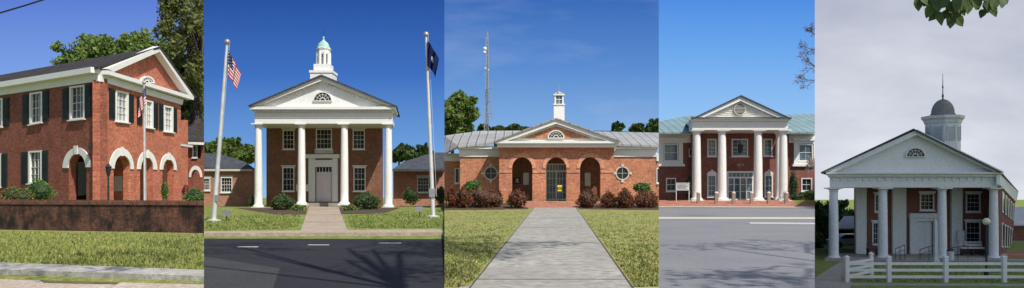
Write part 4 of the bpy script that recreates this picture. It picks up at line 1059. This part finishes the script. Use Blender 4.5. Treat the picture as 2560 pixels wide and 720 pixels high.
for x,y in tips:
    e=W(x,y-16,Db+rnd.uniform(-.15,.15)); m=a.lerp(e,.5)+Vector((0,0,.03)); mb.tube(a,m,.012,.008,5); mb.tube(m,e,.008,.004,5)
    for k in range(3):
        d=Vector((rnd.uniform(-.7,.7),rnd.uniform(-.4,.4),-1+rnd.uniform(0,.4))); big_leaf(vs,fs,e+Vector((rnd.uniform(-.05,.05),0,rnd.uniform(-.02,.04))),d,Vector((rnd.uniform(-.4,.4),-1,rnd.uniform(-.2,.4))),rnd.uniform(.11,.165))
make('trunk',mb,M['bark'],t)
m2=MB(); m2.add(vs,fs); make('leaves',m2,M['leafB'],t,recalc=False)
# cloud added out of view to keep the sun off the old courthouse plot
K=150/math.tan(math.radians(50)); SX,SY=.64*K,-.77*K
PLOT[0]=1
mb=MB(); rr=np.random.default_rng(4)
Lf=[(.3785*D-o_+SX,D+SY) for D,o_ in((18,-.9),(45,-.7),(62,-.3),(70,2),(95,2.5),(430,3))]; Rt=[(.80*D+6+SX,D+SY) for D in(430,250,120,70,45,18)]
ring_=Lf+Rt; cxm=sum(p[0] for p in ring_)/12; cym=sum(p[1] for p in ring_)/12
n=12; vs=[(x,y,150) for x,y in ring_]+[(cxm+(x-cxm)*.96,cym+(y-cym)*.96,150.7+rr.uniform(-.2,.2)) for x,y in ring_]+[(cxm+(x-cxm)*.6,cym+(y-cym)*.6,151.5+rr.uniform(-.3,.3)) for x,y in ring_]
fs=[tuple(range(n)),tuple(2*n+i for i in range(n))]
for b_ in(0,n):
    for i in range(n): fs.append((b_+i,b_+(i+1)%n,b_+n+(i+1)%n,b_+n+i))
mb.add(vs,fs)
cm,nt,bs=newmat('shade_slab_translucent'); setv(bs,Roughness=1.0,Base_Color=(.85,.86,.88,1))
tr=N(nt,'ShaderNodeBsdfTranslucent'); tr.inputs[0].default_value=(.93,.94,.95,1); mx=N(nt,'ShaderNodeMixShader'); mx.inputs[0].default_value=.8
nt.links.new(bs.outputs[0],mx.inputs[1]); nt.links.new(tr.outputs[0],mx.inputs[2]); nt.links.new(mx.outputs[0],nt.nodes['Material Output'].inputs[0])
make('shade_slab',mb,cm,clip=False,kind='structure')

# shade trees behind the viewer, whose branches shadow the roads
def shade_tree(tb,crown,R,seed,nl,limbs=7,sp=.3):
    rnd=random.Random(seed); rg=np.random.default_rng(seed)
    t=thing('shade_tree',tb,'large spreading roadside tree with open branches','tree')
    mb=MB(); pts=[]; f=Vector(tb)+Vector((-.3,.5,9)); mb.tube(tb,f,.45,.3,12); c=Vector(crown); mid=f.lerp(c,.55)+Vector((0,0,1)); mb.tube(f,mid,.2,.12,8)
    for k in range(limbs):
        d=Vector((rnd.uniform(-1,1)*R[0],rnd.uniform(-1,1)*R[1],rnd.uniform(-.5,.5)*R[2])); e=c+d*.6
        mb.tube(mid,e,.08,.05,6); twigs(mb,e,d+Vector((0,0,.3)),2.4,.05,3,rnd,pts,.8)
    make('trunk',mb,M['bark'],t,clip=False)
    P_=np.array([list(p) for p in pts]); P_=np.repeat(P_,nl,0)+rg.normal(size=(len(P_)*nl,3))*sp
    lb=LB(); lb.V.append(leaves(P_,.2,rg)); make('crown',lb.mb(),M['leafA'],t,recalc=False,clip=False)
PLOT[0]=1
shade_tree((9,-4,0),(2.4,12.3,15),(5,5,2.5),3,6,9)
shade_tree((19,-4,0),(15.2,10.5,15),(2.4,4.5,2),8,4,6,.2)

mb=MB(); mb.add([(-3000,-3000,-12.5),(3000,-3000,-12.5),(3000,3000,-12.5),(-3000,3000,-12.5)],[(0,1,2,3)])
make('ground',mb,M['grass5'],recalc=False,clip=False,kind='structure')
mb=MB(); mb.add([(-200,-200,-.02),(200,-200,-.02),(200,3.9,-.02),(-200,3.9,-.02)],[(0,1,2,3)])
make('ground',mb,M['asph4'],recalc=False,clip=False,kind='structure')

# ------------------------------------------------------------------ sky
wd=bpy.data.worlds.new('World'); SC.world=wd; wd.use_nodes=True; nt=wd.node_tree
bg=nt.nodes['Background']
EL=50; sh=Vector((.64,-.77,0)).normalized()
sky=N(nt,'ShaderNodeTexSky'); sky.sky_type='NISHITA'; sky.sun_disc=False; sky.sun_elevation=math.radians(EL); sky.sun_rotation=math.atan2(sh.x,sh.y)
tc=N(nt,'ShaderNodeTexCoord'); sp=N(nt,'ShaderNodeSeparateXYZ'); nt.links.new(tc.outputs['Generated'],sp.inputs[0])
def mth(op,a,b=None,c=None):
    n=N(nt,'ShaderNodeMath',operation=op)
    for i,x in enumerate((a,b,c)):
        if x is None: continue
        if isinstance(x,(int,float)): n.inputs[i].default_value=x
        else: nt.links.new(x,n.inputs[i])
    return n.outputs[0]
az=mth('DIVIDE',sp.outputs[0],mth('MAXIMUM',sp.outputs[1],.01)); el=mth('DIVIDE',sp.outputs[2],mth('MAXIMUM',sp.outputs[1],.01))
e=mth('MULTIPLY',el,4.0)
def srgb(c): return tuple(((x/255)/12.92 if x/255<=.04045 else ((x/255+.055)/1.055)**2.4) for x in c)
def grad(st): return ramp(nt,e,[(p,srgb(c)) for p,c in st])
g1=grad([(0,(165,195,240)),(.6,(126,162,230)),(1,(92,126,212))])
g2=grad([(0,(150,192,236)),(.25,(108,158,220)),(.6,(64,114,194)),(1,(40,82,160))])
g3=grad([(0,(172,204,234)),(.3,(132,176,226)),(.65,(90,140,208)),(1,(56,106,184))])
g4=grad([(0,(184,212,243)),(.4,(146,194,243)),(.75,(106,166,236)),(1,(78,140,224))])
g5=grad([(0,(222,226,233)),(.4,(210,214,226)),(1,(188,193,210))])
vecp=N(nt,'ShaderNodeCombineXYZ'); nt.links.new(az,vecp.inputs[0]); nt.links.new(el,vecp.inputs[1])
def wn(scale,st,detail=6):
    mp=N(nt,'ShaderNodeMapping'); nt.links.new(vecp.outputs[0],mp.inputs[0]); mp.inputs['Scale'].default_value=st; mp.inputs['Rotation'].default_value=(0,0,.35)
    n=N(nt,'ShaderNodeTexNoise'); nt.links.new(mp.outputs[0],n.inputs['Vector']); setv(n,Scale=scale,Detail=detail,Roughness=.55); return n.outputs['Fac']
c3=ramp(nt,wn(7,(.6,2.2,1)),[(.5,(0,0,0)),(.85,(.24,.24,.24))]); g3=mix(nt,c3,g3,srgb((225,232,242)))
c5=ramp(nt,wn(5,(1,2.8,1)),[(.32,(.86,.87,.90)),(.68,(1.14,1.13,1.10))]); g5=mix(nt,1.0,g5,c5,'MULTIPLY')
cur=g1
for b_,g in zip(BND[1:5],(g2,g3,g4,g5)): cur=mix(nt,mth('GREATER_THAN',az,b_),cur,g)
vs_=N(nt,'ShaderNodeVectorMath',operation='SCALE'); nt.links.new(sky.outputs[0],vs_.inputs[0]); vs_.inputs['Scale'].default_value=.115
fin=mix(nt,mth('GREATER_THAN',sp.outputs[1],.6),vs_.outputs[0],cur)
nt.links.new(fin,bg.inputs[0]); bg.inputs[1].default_value=1.0
sl=bpy.data.lights.new('sun','SUN'); sl.energy=5.0; sl.angle=math.radians(.5); sl.color=(1,.95,.87)
so=bpy.data.objects.new('sun',sl); COL.objects.link(so)
dirs=Vector((sh.x*math.cos(math.radians(EL)),sh.y*math.cos(math.radians(EL)),math.sin(math.radians(EL))))
so.rotation_euler=dirs.to_track_quat('Z','Y').to_euler()
# ------------------------------------------------------------------ camera
cd=bpy.data.cameras.new('camera'); cam=bpy.data.objects.new('camera',cd); COL.objects.link(cam)
cam.location=CAM; cam.rotation_euler=(math.radians(90),0,0); cd.sensor_width=36; cd.sensor_fit='HORIZONTAL'; cd.lens=36*F/2560; cd.shift_y=(HZ-360)/2560
cd.clip_end=8000; cd.clip_start=.1
SC.camera=cam
SC.view_settings.view_transform='Standard'; SC.view_settings.look='None'; SC.view_settings.exposure=0
for o in bpy.data.objects:
    if 'wo' in o.keys(): del o['wo']
